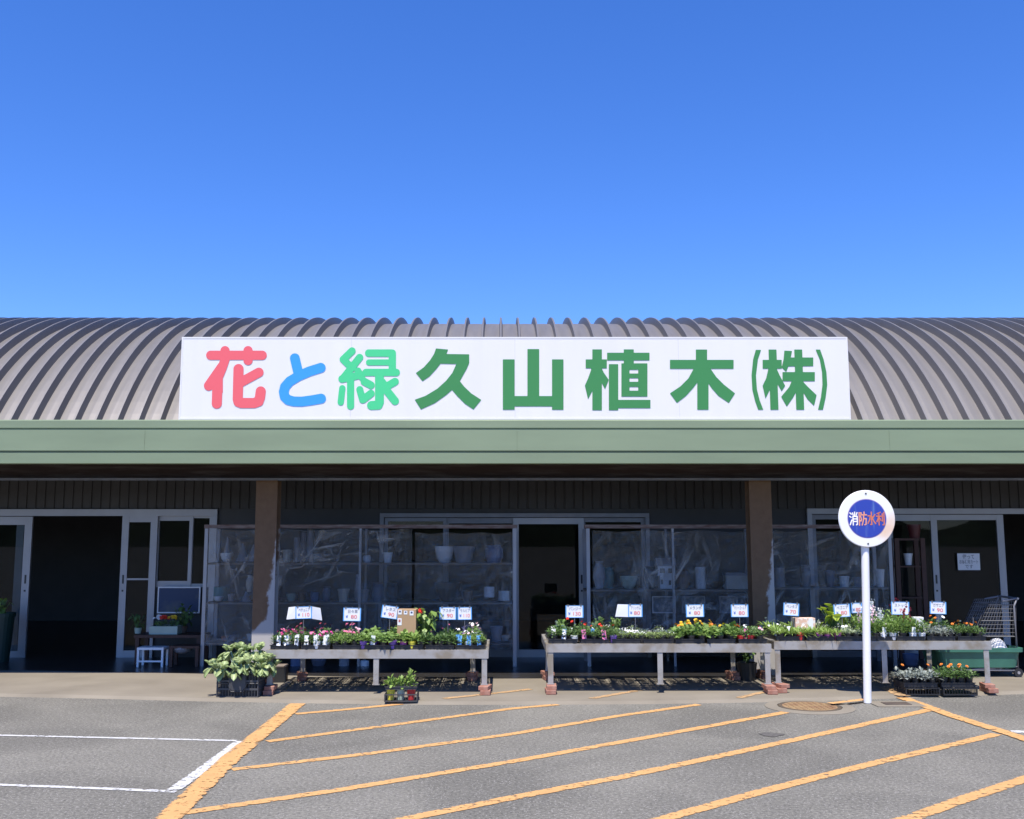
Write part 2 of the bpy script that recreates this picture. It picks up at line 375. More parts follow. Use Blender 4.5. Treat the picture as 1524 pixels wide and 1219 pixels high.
def text(body, size, mtl, parent, loc, name='lettering', bold=0.0, width=None, rz=0, tilt=0):
    c = bpy.data.curves.new('text', 'FONT'); c.body = body; c.size = size; c.align_x = 'CENTER'; c.align_y = 'CENTER'; c.offset = bold
    t = bpy.data.objects.new('text', c); COL.objects.link(t)
    me = bpy.data.meshes.new_from_object(t.evaluated_get(bpy.context.evaluated_depsgraph_get()))
    bpy.data.objects.remove(t)
    xs = [q.co.x for q in me.vertices] or [0, 1]
    sx = width/(max(xs)-min(xs)) if width else 1
    me.transform(Matrix.Translation(loc) @ Matrix.Rotation(tilt, 4, 'Y') @ Matrix.Rotation(R(90), 4, 'X') @ Matrix.Diagonal((sx, 1, 1, 1)))
    me.name = name; me.materials.clear(); me.materials.append(mtl)
    o = bpy.data.objects.new(name, me); COL.objects.link(o); o.parent = parent
    return o

# ================================================================ GROUND
g = MB(); g.poly([(-400,-400,0), (400,-400,0), (400,400,0), (-400,400,0)]); tag(g.build('ground', M['asphalt']), kind='structure')
AZ = 0.025                                          # top of the concrete apron
edge = [gp(*p) for p in ((0,1037),(150,1040),(300,1044),(470,1047),(640,1049),(800,1049),(960,1048),(1100,1046),(1230,1043),(1380,1038),(1524,1033))]
edge = [Vector((-16, edge[0].y+1.2, 0))] + edge + [Vector((16, edge[-1].y+1.0, 0))]
a = MB()
for p, q in zip(edge[:-1], edge[1:]):
    for z0, z1, o0, o1 in ((0, AZ, 0, .05),):
        a.poly([(p.x,p.y,0), (q.x,q.y,0), (q.x,q.y+.06,AZ), (p.x,p.y+.06,AZ)])
    a.poly([(p.x,p.y+.06,AZ), (q.x,q.y+.06,AZ), (q.x,12.0,AZ), (p.x,12.0,AZ)])
shade_edge = [Vector((-16,13.0,0))] + [gp(*p_, AZ) for p_ in ((-200,997),(40,998),(316,1003),(560,1008),(735,1010),(1130,1009),(1300,1006),(1470,1000),(1700,997))] + [Vector((16,13.0,0))]  # pale concrete stops along the canopy's shade line, drawn as an edge
for p, q in zip(shade_edge[:-1], shade_edge[1:]):
    a.poly([(p.x,12.0,AZ), (q.x,12.0,AZ), (q.x,q.y,AZ), (p.x,p.y,AZ)])
tag(a.build('pavement', M['concrete']), kind='structure')
f = MB(); f.poly([(p.x,p.y,AZ) for p in shade_edge] + [(16,20.4,AZ), (-16,20.4,AZ)]); tag(f.build('floor', M['shade_dark_floor']), kind='structure')  # dark slab paints in the canopy shade; its front follows the shade line
# low hills and trees far behind the viewer (seen only mirrored in the glass)
hb = MB(); prev = None
for i in range(81):
    x = -160 + 4*i; h = 5.5 + 3*math.sin(x*.045) + 1.6*math.sin(x*.21+1) + random.random()*1.2
    cur = (x, h)
    if prev: hb.poly([(prev[0],-150,0), (x,-150,0), (x,-158,h), (prev[0],-158,prev[1])]); hb.poly([(prev[0],-158,prev[1]), (x,-158,h), (x,-190,0), (prev[0],-190,0)])
    prev = cur
tag(hb.build('hills', mat('wooded_hill', (.035,.06,.025), .9, var=.4, scale=.4)), kind='structure')

# ---------------------------------------------------------------- road markings
def line(pts, wd, mtl, z=0.004):
    pts = [Vector((p.x, p.y)) for p in pts]
    bm = bmesh.new(); uvl = bm.loops.layers.uv.new('UVMap'); L = 0; n = len(pts); row = []
    fine = [pts[0]]
    for p, q in zip(pts[:-1], pts[1:]):
        k = max(1, int((q-p).length/.25)); fine += [p+(q-p)*(i+1)/k for i in range(k)]
    for i, p in enumerate(fine):
        d = (fine[min(i+1, len(fine)-1)]-fine[max(i-1, 0)]).normalized(); nn = Vector((-d.y, d.x))
        if i: L += (p-fine[i-1]).length
        row.append((bm.verts.new((*(p+nn*wd/2), z)), bm.verts.new((*(p-nn*wd/2), z)), L))
    for a_, b_ in zip(row[:-1], row[1:]):
        fc = bm.faces.new((a_[1], b_[1], b_[0], a_[0]))
        for lp, uv in zip(fc.loops, ((1,a_[2]), (1,b_[2]), (0,b_[2]), (0,a_[2]))): lp[uvl].uv = uv
    me = bpy.data.meshes.new('road_marking'); bm.to_mesh(me); bm.free(); me.materials.append(mtl)
    o = bpy.data.objects.new('road_marking', me); COL.objects.link(o)
    return tag(o, kind='structure')
def G(*pp): return [gp(*p) for p in pp]
line(G((170,1305),(250,1219),(343,1130),(443,1048)), .17, M['orange'], .008)
for k, (pp, wd) in enumerate(((((440,1063),(520,1056),(598,1048)), .085), (((398,1104),(580,1080),(762,1055),(830,1049)), .085), (((345,1146),(550,1122),(762,1093),(920,1066),(1040,1049)), .085),
               (((262,1212),(500,1177),(762,1134),(980,1095),(1172,1060)), .09), (((400,1262),(606,1219),(762,1188),(930,1156),(1079,1124),(1240,1089),(1391,1055)), .095),
               (((850,1258),(1000,1216),(1140,1177),(1294,1138),(1484,1093)), .095), (((1210,1262),(1362,1216),(1440,1188),(1526,1160),(1700,1108)), .10))):
    line(G(*pp), wd*1.15, M['orange'], .004)
line(G((1341,1038.5),(1420,1067),(1524,1100),(1700,1168)), .14, M['orange'], .008)
for pp in (((660,1040),(720,1034),(790,1026)), ((880,1040),(920,1033),(955,1027)), ((1100,1039),(1120,1034),(1140,1030))):
    line([gp(*p, AZ) for p in pp], .09, M['orange_faint'], AZ+.004)
line([gp(*p, AZ) for p in ((1318,1024),(1345,1036))], .16, M['orange_faint'], AZ+.004)
line([gp(*p, AZ) for p in ((1235,1047.5),(1287,1041.5))], .09, M['orange'], AZ+.006)
line(G((-80,1093),(180,1099),(352,1103)), .058, M['whiteline']); line(G((-80,1166),(120,1173),(262,1179)), .058, M['whiteline'])
line(G((258,1177),(310,1140),(358,1104)), .10, M['whiteline'], .006)
line(G((1505,1089),(1600,1094)), .12, M['whiteline'])

# ================================================================ SHOP BUILDING
YF, YW, YC, YS, YB = 11.50, 14.20, 12.37, 13.22, 10.95     # fascia, wall, columns, shelves, bench fronts
XA, XB = -13.0, 13.0
shop = thing('garden_shop', 'long low garden shop with ribbed barrel roof and green fascia', 'shop', (0, YW, 0))
shop.location = (0, 0, 0)
# barrel roof: one ribbed sheet
RR = 5.34; YC0 = YF+.125+RR*math.sin(R(51))
th0 = R(51); ZC = az(626, YF)-.055 - RR*math.cos(th0)
rb = bmesh.new(); NT = 44; pitch = .2465; x = XA; prof = []
x_first = ax(11, YF+.04, 621); x = x_first - pitch*round((x_first-XA)/pitch)
while x < XB:
    prof += [(x+.0, 0), (x+.010, .098), (x+.032, .098), (x+.046, 0), (x+.13, .004)]
    x += pitch
rows = []
for i in range(NT+1):
    th = th0*(1-2*i/NT); cs, sn = math.cos(th), math.sin(th)
    rows.append([rb.verts.new((px_, YC0-(RR+h)*sn, ZC+(RR+h)*cs)) for px_, h in prof])
for i in range(NT):
    for k in range(len(prof)-1): rb.faces.new((rows[i][k], rows[i][k+1], rows[i+1][k+1], rows[i+1][k]))
me = bpy.data.meshes.new('roof'); rb.to_mesh(me); rb.free(); me.materials.append(M['roof'])
o = bpy.data.objects.new('roof', me); COL.objects.link(o); o.parent = shop
# fascia: three bands with two shadow grooves
zt, z1, z2, zb = az(626, YF), az(638.5, YF), az(672.5, YF), az(689.5, YF)
fb = MB()
fb.prism([(YF,zb), (YF+.012,zb-.004), (YF+.1,zb-.004), (YF+.1,zt+.01), (YF+.02,zt+.012), (YF,zt), (YF,z1+.014), (YF+.022,z1+.012), (YF+.022,z1-.006), (YF-.012,z1-.012), (YF-.014,z2+.014), (YF+.022,z2+.010), (YF+.022,z2-.006), (YF-.006,z2-.012)], XA, XB)
fb.build('fascia', M['green'], shop)
for pxs in (-330, 205, 770, 1335, 1890):
    j_ = MB(); xx = ax(pxs, YF); j_.box(xx-.0018, xx+.0018, YF-.0155, YF+.004, z2+.02, z1-.02); j_.build('fascia_joint', M['fjoint'], shop)
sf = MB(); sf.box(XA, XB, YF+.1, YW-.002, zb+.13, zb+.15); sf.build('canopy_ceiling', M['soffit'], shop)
bm_ = MB(); yb = YC-.06; z0b, z1b = az(714, yb), az(697, yb)
bm_.box(XA, XB, yb-.05, yb+.17, z0b, z0b+.014).box(XA, XB, yb+.05, yb+.062, z0b+.014, zb+.13); bm_.build('canopy_beam', M['rusty'], shop)
b2 = MB(); b2.box(XA, XB, yb-.056, yb-.05, z0b-.012, z0b+.018); b2.build('beam_edge', M['steelgrey'], shop)
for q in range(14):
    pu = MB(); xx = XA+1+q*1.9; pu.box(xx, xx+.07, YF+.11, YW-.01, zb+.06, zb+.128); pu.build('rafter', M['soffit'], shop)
# cladding wall above the doors (ribbed), wall between the openings, shell of the shop
zh = az(757, YW)
cl = bmesh.new(); prof = []; x = XA
while x < XB:
    prof += [(x, 0), (x+.105, 0), (x+.112, .014), (x+.123, .014)]; x += .13
lo = [cl.verts.new((p, YW-.012+h, zh)) for p, h in prof]; hi = [cl.verts.new((p, YW-.012+h, zb+.13)) for p, h in prof]
for k in range(len(prof)-1): cl.faces.new((lo[k], lo[k+1], hi[k+1], hi[k]))
me = bpy.data.meshes.new('wall_cladding'); cl.to_mesh(me); cl.free(); me.materials.append(M['cladding']); o = bpy.data.objects.new('wall_cladding', me); COL.objects.link(o); o.parent = shop
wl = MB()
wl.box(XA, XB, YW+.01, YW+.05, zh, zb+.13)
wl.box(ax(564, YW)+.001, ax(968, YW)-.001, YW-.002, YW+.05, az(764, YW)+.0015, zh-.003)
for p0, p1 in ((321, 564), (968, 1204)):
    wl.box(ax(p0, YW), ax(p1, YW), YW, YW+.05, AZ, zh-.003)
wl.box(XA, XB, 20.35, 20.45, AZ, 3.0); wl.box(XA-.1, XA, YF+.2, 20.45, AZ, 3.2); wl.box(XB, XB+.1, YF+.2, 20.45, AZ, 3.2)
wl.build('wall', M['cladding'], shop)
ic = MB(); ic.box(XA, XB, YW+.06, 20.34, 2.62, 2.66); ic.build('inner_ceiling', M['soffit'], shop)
# column pair: steel H columns, rusted above, bare primer below
def column_mat():
    m = mat('rusted_column', (.155,.075,.036), .8)
    n = m.node_tree.nodes; L = m.node_tree.links; b = n['Principled BSDF']
    tc = n.new('ShaderNodeTexCoord'); sp = n.new('ShaderNodeSeparateXYZ'); L.new(tc.outputs['Object'], sp.inputs[0])
    nz = n.new('ShaderNodeTexNoise'); nz.inputs['Scale'].default_value = 9; nz.inputs['Detail'].default_value = 8; nz.inputs['Roughness'].default_value = .7; L.new(tc.outputs['Object'], nz.inputs['Vector'])
    def mth(op, a, bb):
        k = n.new('ShaderNodeMath'); k.operation = op
        for i, v in enumerate((a, bb)):
            if isinstance(v, (int, float)): k.inputs[i].default_value = v
            else: L.new(v, k.inputs[i])
        return k.outputs[0]
    s = mth('ADD', mth('ADD', mth('MULTIPLY', sp.outputs[2], -.5), mth('MULTIPLY', mth('MAXIMUM', mth('SUBTRACT', .66, sp.outputs[2]), 0), 4)), mth('MULTIPLY', sp.outputs[0], 4.5))
    s = mth('ADD', s, mth('MULTIPLY', nz.outputs['Fac'], .85))
    rp = n.new('ShaderNodeValToRGB'); L.new(s, rp.inputs[0])
    rp.color_ramp.elements[0].position = .16; rp.color_ramp.elements[1].position = .30
    mr = n.new('ShaderNodeMix'); mr.data_type = 'RGBA'; L.new(nz.outputs['Fac'], mr.inputs[0]); mr.inputs[6].default_value = (.095,.050,.024,1); mr.inputs[7].default_value = (.215,.125,.065,1)
    mx = n.new('ShaderNodeMix'); mx.data_type = 'RGBA'; L.new(rp.outputs[0], mx.inputs[0]); L.new(mr.outputs[2], mx.inputs[6]); mx.inputs[7].default_value = (.40,.38,.36,1)
    L.new(mx.outputs[2], b.inputs['Base Color'])
    return m
M['column'] = column_mat()
for p0, p1 in ((379, 411), (1117, 1150)):
    c = MB(); xa, xb_ = ax(p0, YC, 800), ax(p1, YC, 800); xm = (xa+xb_)/2; hw = (xb_-xa)/2
    c.box(-hw, hw, 0, .012, 0, z0b-AZ-.003).box(-hw, hw, .20, .212, 0, z0b-AZ-.003).box(-.005, .005, .012, .20, 0, z0b-AZ-.003)
    o = c.build('column', M['column'], shop); o.location = (xm, YC, AZ)
# ---- doors and windows
def frame(name, p0, p1, y0, y1, parent=shop, Y=YW, mtl='alu', stile=8, rail=9, bot=None, mid=None, glass=True, dy=0.0, handle=None, zbot=None):
    """one glazed leaf between photo columns p0..p1: stiles, rails, pane (sub-part), pull handle"""
    xa, xb_ = ax(p0, Y+dy), ax(p1, Y+dy); s = stile/F*Y; zt_ = az(y0, Y+dy); zb_ = AZ if zbot is None else zbot; r = rail/F*Y; br = (bot if bot else rail)/F*Y
    m = MB(); t = .018
    m.box(xa, xa+s, Y+dy-t, Y+dy+t, zb_, zt_).box(xb_-s, xb_, Y+dy-t, Y+dy+t, zb_, zt_)
    m.box(xa+s, xb_-s, Y+dy-t+.003, Y+dy+t-.003, zt_-r, zt_).box(xa+s, xb_-s, Y+dy-t+.003, Y+dy+t-.003, zb_, zb_+br)
    if mid:
        zm = az(mid, Y+dy); m.box(xa+s, xb_-s, Y+dy-t+.004, Y+dy+t-.004, zm-.012, zm+.012)
    o = m.build(name, M[mtl], parent)
    if glass:
        q = MB(); q.box(xa+s-.003, xb_-s+.003, Y+dy-.003, Y+dy+.003, zb_+br-.003, zt_-r+.003); q.build('pane', M['glass'], o)
    if handle:
        hx = xa+s/2 if handle == 'l' else xb_-s/2; zm = az(862, Y+dy)
        h = MB(); h.box(hx-.012, hx+.012, Y+dy-t-.004, Y+dy-t, zm-.06, zm+.06); h.build('handle', M['handle'], o); h = MB(); h.box(hx-.012, hx+.012, Y+dy-t-.004, Y+dy-t, zm-.17, zm-.145); h.build('lock', M['handle'], o)
    return o
def bar(p0, p1, y0, y1, mtl='alu', Y=YW, d=.05, name='door_frame'):
    m = MB(); m.box(ax(p0, Y), ax(p1, Y), Y-d, Y+.01, az(y1, Y), az(y0, Y)); return m.build(name, M[mtl], shop)
# left entrance
bar(-420, 320, 758, 768); bar(311, 320, 768.2, 990, Y=YW)
frame('sliding_door', -140, 30, 769, 975, stile=11, rail=12, bot=9, dy=.03, handle=None)
frame('sliding_door', -60, 42, 769, 975, stile=11, rail=12, bot=9, dy=-.022, handle='r')
frame('sliding_door', 177, 230, 766, 977, stile=10, rail=11, bot=10, mid=862, dy=-.022, handle='l')
frame('window', 228, 283, 766, 977, stile=5, rail=9, mid=None, dy=.03, zbot=az(874, YW)); frame('window', 280, 312, 766, 977, stile=4, rail=5, dy=.031+.0, zbot=az(874, YW), Y=YW+.01)
wb = MB(); wb.box(ax(231, YW), ax(312, YW), YW+.005, YW+.04, AZ, az(874, YW)-.003); wb.build('window_apron', M['cladding'], shop)
# middle entrance
bar(564, 968, 764, 770, 'alu_dim'); bar(564, 570, 770.2, 983, 'alu_dim'); bar(962, 968, 770.2, 983, 'alu_dim')
frame('window', 571, 664, 771, 983, mtl='alu_dim', stile=5, rail=5, bot=9, dy=.0); frame('sliding_door', 660, 770, 771, 983, mtl='alu_dim', stile=7, rail=8, bot=11, dy=.045)
frame('sliding_door', 764, 870, 771, 983, mtl='alu', stile=8, rail=9, bot=11, dy=.0, handle='r'); frame('window', 866, 962, 771, 983, mtl='alu_dim', stile=6, rail=6, bot=10, dy=.045)
# right entrance
bar(1205, 1900, 757, 765); bar(1205, 1212, 765.2, 980)
frame('window', 1212, 1334, 766, 980, mtl='alu_dim', stile=6, rail=7, bot=9, dy=.035)
frame('sliding_door', 1325, 1399, 766, 980, stile=8, rail=9, bot=10, dy=.0, handle='r'); frame('sliding_door', 1390, 1500, 766, 980, stile=10, rail=8, bot=10, dy=.045, handle='l')
frame('sliding_door', 1600, 1700, 766, 980, stile=10, rail=8, bot=10, dy=.0, handle='l')

# ---------------------------------------------------------------- rooftop sign
ys = YF + .022
sg = thing('rooftop_sign', 'long white rooftop sign with red, blue and green Japanese lettering', 'sign', (0, 0, 0))
xl, xr = ax(269, ys, 560), ax(1263, ys, 560); zs0, zs1 = zt+.0135, az(502, ys)
p = MB(); p.box(xl, xr, ys, ys+.16, zs0, zs1); p.build('panel', M['white_panel'], sg, bevel=.006)
fr = MB(); fr.box(xl-.004, xr+.004, ys-.003, ys-.0005, zs0+.001, zs0+.022); fr.box(xl-.004, xr+.004, ys-.003, ys-.0005, zs1-.016, zs1+.003)
fr.box(xl-.004, xl+.012, ys-.003, ys-.0005, zs0+.0225, zs1-.0165).box(xr-.012, xr+.004, ys-.003, ys-.0005, zs0+.0225, zs1-.0165); fr.build('frame', M['white_panel'], sg)
for pxs in (516, 767, 1018):
    s_ = MB(); xx = ax(pxs, ys); s_.box(xx-.002, xx+.002, ys-.002, ys-.0005, zs0+.023, zs1-.017); s_.build('panel_seam', mat('seam', (.6,.6,.62), .5), sg)
for k in range(6):
    br = MB(); xx = xl+.5+k*(xr-xl-1)/5; br.tube([(xx, ys+.1, zs1-.15), (xx, ys+.8, zs1-.25)], .02, 6); br.build('brace', M['steelgrey'], sg)
def TO(off):
    return lambda x, y: at(off + x/4.2333, 490 + y/4.2333, ys-.004)
A, B_, C_ = TO(260), TO(600), TO(930)
glyph('letter', M['red_film'], sg, [('s',[(227,164),(551,164)],58), ('s',[(317,135),(317,190),(303,232)],58), ('s',[(462,135),(462,197)],58), ('s',[(298,237),(215,356)],62), ('p',[(255,290),(318,240),(328,250),(303,310),(303,400),(240,400)]),
      ('s',[(271,300),(265,468)],64), ('s',[(402,251),(397,440),(402,458),(420,465),(500,465),(528,455),(537,430),(542,392)],64), ('s',[(415,335),(530,272)],60)], A)
glyph('letter', M['blue_film'], sg, [('s',[(757,183),(778,272)],62), ('s',[(920,243),(850,265),(780,295),(725,328),(695,362),(687,395),(693,425),(715,446),(750,455),(800,456),(860,448),(922,437)],62)], A)
glyph('letter', M['mint_film'], sg, [('s',[(1117,137),(1062,190),(1118,245)],46), ('s',[(1165,178),(1062,308)],46), ('s',[(1055,313),(1160,290)],48), ('s',[(1155,262),(1180,305)],42), ('s',[(1108,310),(1108,484)],45),
      ('s',[(1056,372),(1046,460)],40), ('s',[(1166,380),(1184,445)],44), ('s',[(1222,150),(1371,150),(1371,262)],46), ('s',[(1224,209),(1360,209)],38), ('s',[(1205,272),(1396,272)],46),
      ('s',[(1290,290),(1290,458),(1282,478),(1240,480)],56), ('s',[(1195,330),(1236,352)],48), ('s',[(1188,442),(1236,405)],48), ('s',[(1388,330),(1322,368)],48), ('s',[(1325,372),(1388,452)],50), ('s',[(1310,330),(1340,375)],40)], A)
glyph('letter', M['green_film'], sg, [('p',[(207,121),(283,128),(272,156),(416,158),(416,212),(400,250),(357,327),(385,362),(430,405),(492,445),(443,505),(390,470),(340,420),(308,382),(270,415),(200,465),(112,505),(73,444),(140,420),(215,375),(270,325),(310,275),(335,219),(235,217),(205,255),(165,298),(122,327),(80,276),(130,240),(170,195),(195,155)])], B_)
glyph('letter', M['green_film'], sg, [('r',628,190,702,507), ('r',700,421,940,486), ('r',783,125,857,430), ('r',938,190,1010,507)], B_)
glyph('letter', M['green_film'], sg, [('r',1192,127,1252,510), ('r',1150,190,1283,246), ('p',[(1185,244),(1196,250),(1196,380),(1165,440),(1145,355),(1165,310),(1183,260)]), ('p',[(1250,244),(1265,275),(1295,318),(1272,377),(1250,335)]),
      ('r',1285,148,1552,196), ('r',1390,127,1453,220), ('r',1375,215,1426,424), ('r',1481,215,1539,424), ('r',1420,215,1490,255), ('r',1420,279,1490,308), ('r',1420,331,1490,363), ('r',1420,387,1490,424), ('r',1296,220,1355,510), ('r',1350,445,1558,497)], B_)
glyph('letter', M['green_film'], sg, [('r',447,128,518,252), ('r',284,193,685,249), ('r',456,245,527,507), ('p',[(435,246),(400,310),(350,360),(284,404),(328,464),(385,420),(430,370),(458,333),(458,246)]), ('p',[(538,246),(575,300),(625,350),(694,404),(655,464),(590,420),(550,375),(522,335),(522,246)])], C_)
glyph('letter', M['green_film'], sg, [('p',[(825,130),(808,190),(798,290),(803,380),(820,450),(840,507),(872,507),(850,450),(832,380),(826,290),(838,190),(858,130)])], C_)
glyph('letter', M['green_film'], sg, [('p',[(905,128),(955,128),(968,507),(917,507)]), ('r',868,193,988,248), ('p',[(905,246),(920,246),(918,370),(886,437),(868,356),(890,310)]), ('p',[(955,246),(975,290),(1010,356),(988,390),(960,342)]),
      ('p',[(1005,135),(1053,137),(1045,178),(1187,178),(1187,232),(1030,234),(1016,268),(988,240),(1000,190)]), ('r',993,270,1197,327), ('p',[(1067,128),(1117,128),(1130,507),(1080,507)]),
      ('p',[(1052,325),(1035,365),(985,425),(1020,487),(1060,430),(1083,385),(1083,325)]), ('p',[(1118,325),(1150,360),(1208,415),(1192,482),(1150,440),(1125,398)])], C_)
glyph('letter', M['green_film'], sg, [('p',[(1202,128),(1230,128),(1252,190),(1270,270),(1275,350),(1265,430),(1248,507),(1217,507),(1235,430),(1245,350),(1242,270),(1228,190)])], C_)

# ---------------------------------------------------------------- round fire-water sign on its pole
base = gp(1291, 1043, AZ); YP = base.y
top = at(1287, 772, YP)
rd = thing('fire_water_sign', 'round blue and white fire water sign on a white pole', 'street sign', (base.x, YP, AZ))
rad = 41.5/F*YP*1.005; zc = top.z - AZ; lean = (top.x-base.x)
pl = MB(); pl.tube([(0,0,-.02), (lean*.6,0,zc*.6), (lean,.0,zc+.12)], 5.6/F*YP, 16); pl.build('pole', M['white_paint'], rd, smooth=False)
def disc(r, y0, y1, seg=56, br=0.0):
    m = MB(); prof = [(r-br, y0), (r, y0+br), (r, y1)] if br else [(r, y0), (r, y1)]
    rings = [[m.bm.verts.new((q*math.cos(2*math.pi*k/seg), y, q*math.sin(2*math.pi*k/seg))) for k in range(seg)] for q, y in prof]
    for i in range(len(prof)-1):
        for k in range(seg): m.bm.faces.new((rings[i][k], rings[i][(k+1)%seg], rings[i+1][(k+1)%seg], rings[i+1][k]))
    m.bm.faces.new(rings[0][::-1]); m.bm.faces.new(rings[-1]); return m
o = disc(rad, -.062, -.048, br=.006).build('disc', sign_face_mat('enamel_white', (.82,.82,.80), (.72,.42,.20), rad*.72, -rad*.35), rd); o.location = (lean, 0, zc); face = o
o2 = disc(rad*.665, -.0645, -.0622).build('blue_field', sign_face_mat('enamel_blue', (.028,.055,.36), (.10,.17,.42), 0, 0, True), rd); o2.location = (lean, 0, zc)
rim = MB(); seg = 56; r0, r1 = rad*.665, rad*.69
for k in range(seg):
    a0, a1 = 2*math.pi*k/seg, 2*math.pi*(k+1)/seg
    rim.poly([(r*math.cos(t), -.0628, r*math.sin(t)) for r, t in ((r0,a0), (r1,a0), (r1,a1), (r0,a1))])
o3 = rim.build('blue_field_rim', mat('faded_rim', (.30,.22,.40), .5), rd); o3.location = (lean, 0, zc)
FW = {'a': (((8,15),(24,30)), ((4,55),(20,68)), ((6,155),(26,100)), ((64,5),(64,50)), ((38,15),(46,40)), ((92,12),(82,40)), ((42,56),(42,158)), ((42,56),(92,56),(92,150),(80,156)), ((42,86),(92,86)), ((42,116),(92,116))),
      'b': (((10,12),(10,160)), ((10,15),(36,15),(26,58),(37,90),(28,112),(18,106)), ((70,5),(70,35)), ((46,38),(98,38)), ((64,40),(61,90),(42,158)), ((62,82),(92,82),(88,150),(74,155))),
      'c': (((50,5),(50,152),(36,152)), ((8,50),(36,50),(28,95),(6,138)), ((92,35),(62,75)), ((56,62),(70,105),(97,142))),
      'd': (((50,8),(12,24)), ((4,54),(58,54)), ((31,16),(31,158)), ((29,62),(6,120)), ((33,66),(56,106)), ((73,25),(73,112)), ((93,8),(93,146),(88,156),(76,156)))}
cw = rad*1.26/4
for i, (ch, colr) in enumerate((('a', (.80,.72,.66)), ('b', (.66,.28,.17)), ('c', (.52,.15,.08)), ('d', (.50,.14,.075)))):
    fx = lambda x, y, i=i: Vector((lean+(i-2)*cw+cw*.03+x/100*cw*.94, -.0668, zc-(y-82)/100*cw*.94))
    glyph('letter', mat('faded_sign_letter', colr, .6, col2=tuple(min(1, c*1.35) for c in colr), scale=30), rd, [('s', list(q), 14.5) for q in FW[ch]], fx, 2.0)
for dz in (.88, -.88):
    b_ = MB(); b_.tube([(0,-.067,0), (0,-.06,0)], .0085, 10); q = b_.build('bolt', M['handle'], rd); q.location = (lean*(1+.0), 0, zc+dz*rad)

# ---------------------------------------------------------------- manhole, drain, patch
mc = gp(1205, 1052, .006); mh = thing('manhole', 'rusty round manhole cover in a pale concrete ring', 'manhole', (mc.x, mc.y, 0))
m = MB(); m.lathe([(.43,-.02), (.43,.006), (.42,.010), (.31,.012), (.31,-.02)], seg=48); m.build('collar', M['concrete'], mh)
m = MB(); m.lathe([(.30,-.02), (.30,.012), (.285,.016), (.27,.016), (.265,.013)], seg=48); m.build('rim', mat('manhole_rim', (.10,.075,.05), .7), mh)
m = MB(); m.lathe([(.262,-.02), (.262,.0135)], seg=40)
for k in range(9):
    for j in range(9):
        x_, y_ = (k-4)*.052, (j-4)*.052
        if x_*x_+y_*y_ < .055: m.box(x_-.016, x_+.016, y_-.016, y_+.016, .0137, .0185)
m.build('cover', mat('yellow_rust', (.36,.25,.125), .75, col2=(.23,.13,.07), scale=7), mh)
dc = gp(1334, 1048, .006); dr = thing('drain_cover', 'small square steel drain cover set in concrete', 'drain', (dc.x, dc.y, 0))
m = MB(); m.box(-.24,.24,-.16,.16,-.02,.010); m.build('collar', M['concrete'], dr); m = MB(); m.box(-.13,.13,-.07,.07,.0105,.016); m.build('lid', mat('drain_steel', (.14,.11,.09), .6, .4, var=.3), dr)
pc = gp(1147, 1093, 0.004)
m = MB(); m.poly([Vector((pc.x+.10*math.cos(t)*(1+.25*math.sin(3*t+1)), pc.y+.09*math.sin(t)*(1+.2*math.cos(4*t)), .004)) for t in [2*math.pi*k/22 for k in range(22)]])
tag(m.build('ground_patch', mat('tar_patch', (.10,.094,.085), .9, var=.3, scale=30)), kind='structure')

# ================================================================ SHELVES behind clear sheets
def shelf_unit(label, p0, p1, boards, posts, depth=.55):
    s = thing('display_shelf', label, 'shelf', (ax((p0+p1)/2, YS), YS, AZ)); bx = s.location.x
    for yb_ in boards:
        z = az(yb_, YS)-AZ
        m = MB(); m.box(ax(p0, YS)-bx, ax(p1, YS)-bx, .012, depth, z-.02, z); m.build('board', M['wood'], s)
    zt_ = az(783, YS)-AZ
    for pp in posts:
        for yy in (-.02, depth):
            m = MB(); w_ = .045 if pp in (posts[0], posts[-1]) else .03
            m.box(ax(pp, YS)-bx-w_/2, ax(pp, YS)-bx+w_/2, yy, yy+.03, 0, zt_-.032); m.build('post', M['alu'] if yy < 0 else M['alu_dim'], s)
    m = MB(); m.box(ax(p0, YS)-bx-.02, ax(p1, YS)-bx+.02, -.03, .02, zt_-.03, zt_+.018); m.build('top_rail', mat('rusty_pipe', (.13,.06,.045), .75, col2=(.27,.22,.20), scale=6, stretch=(1,5,5)), s)
    return s
shelf_unit('long three board shelf of pots behind vinyl, left of the middle door', 303, 768, (838, 897, 957), (304, 535, 766))
shelf_unit('two board pot shelf behind vinyl, between the middle door and right column', 873, 1131, (878, 958), (876, 1003, 1129))
shelf_unit('two board pot shelf behind the round sign, right of the right column', 1136, 1332, (875, 958), (1139, 1328))
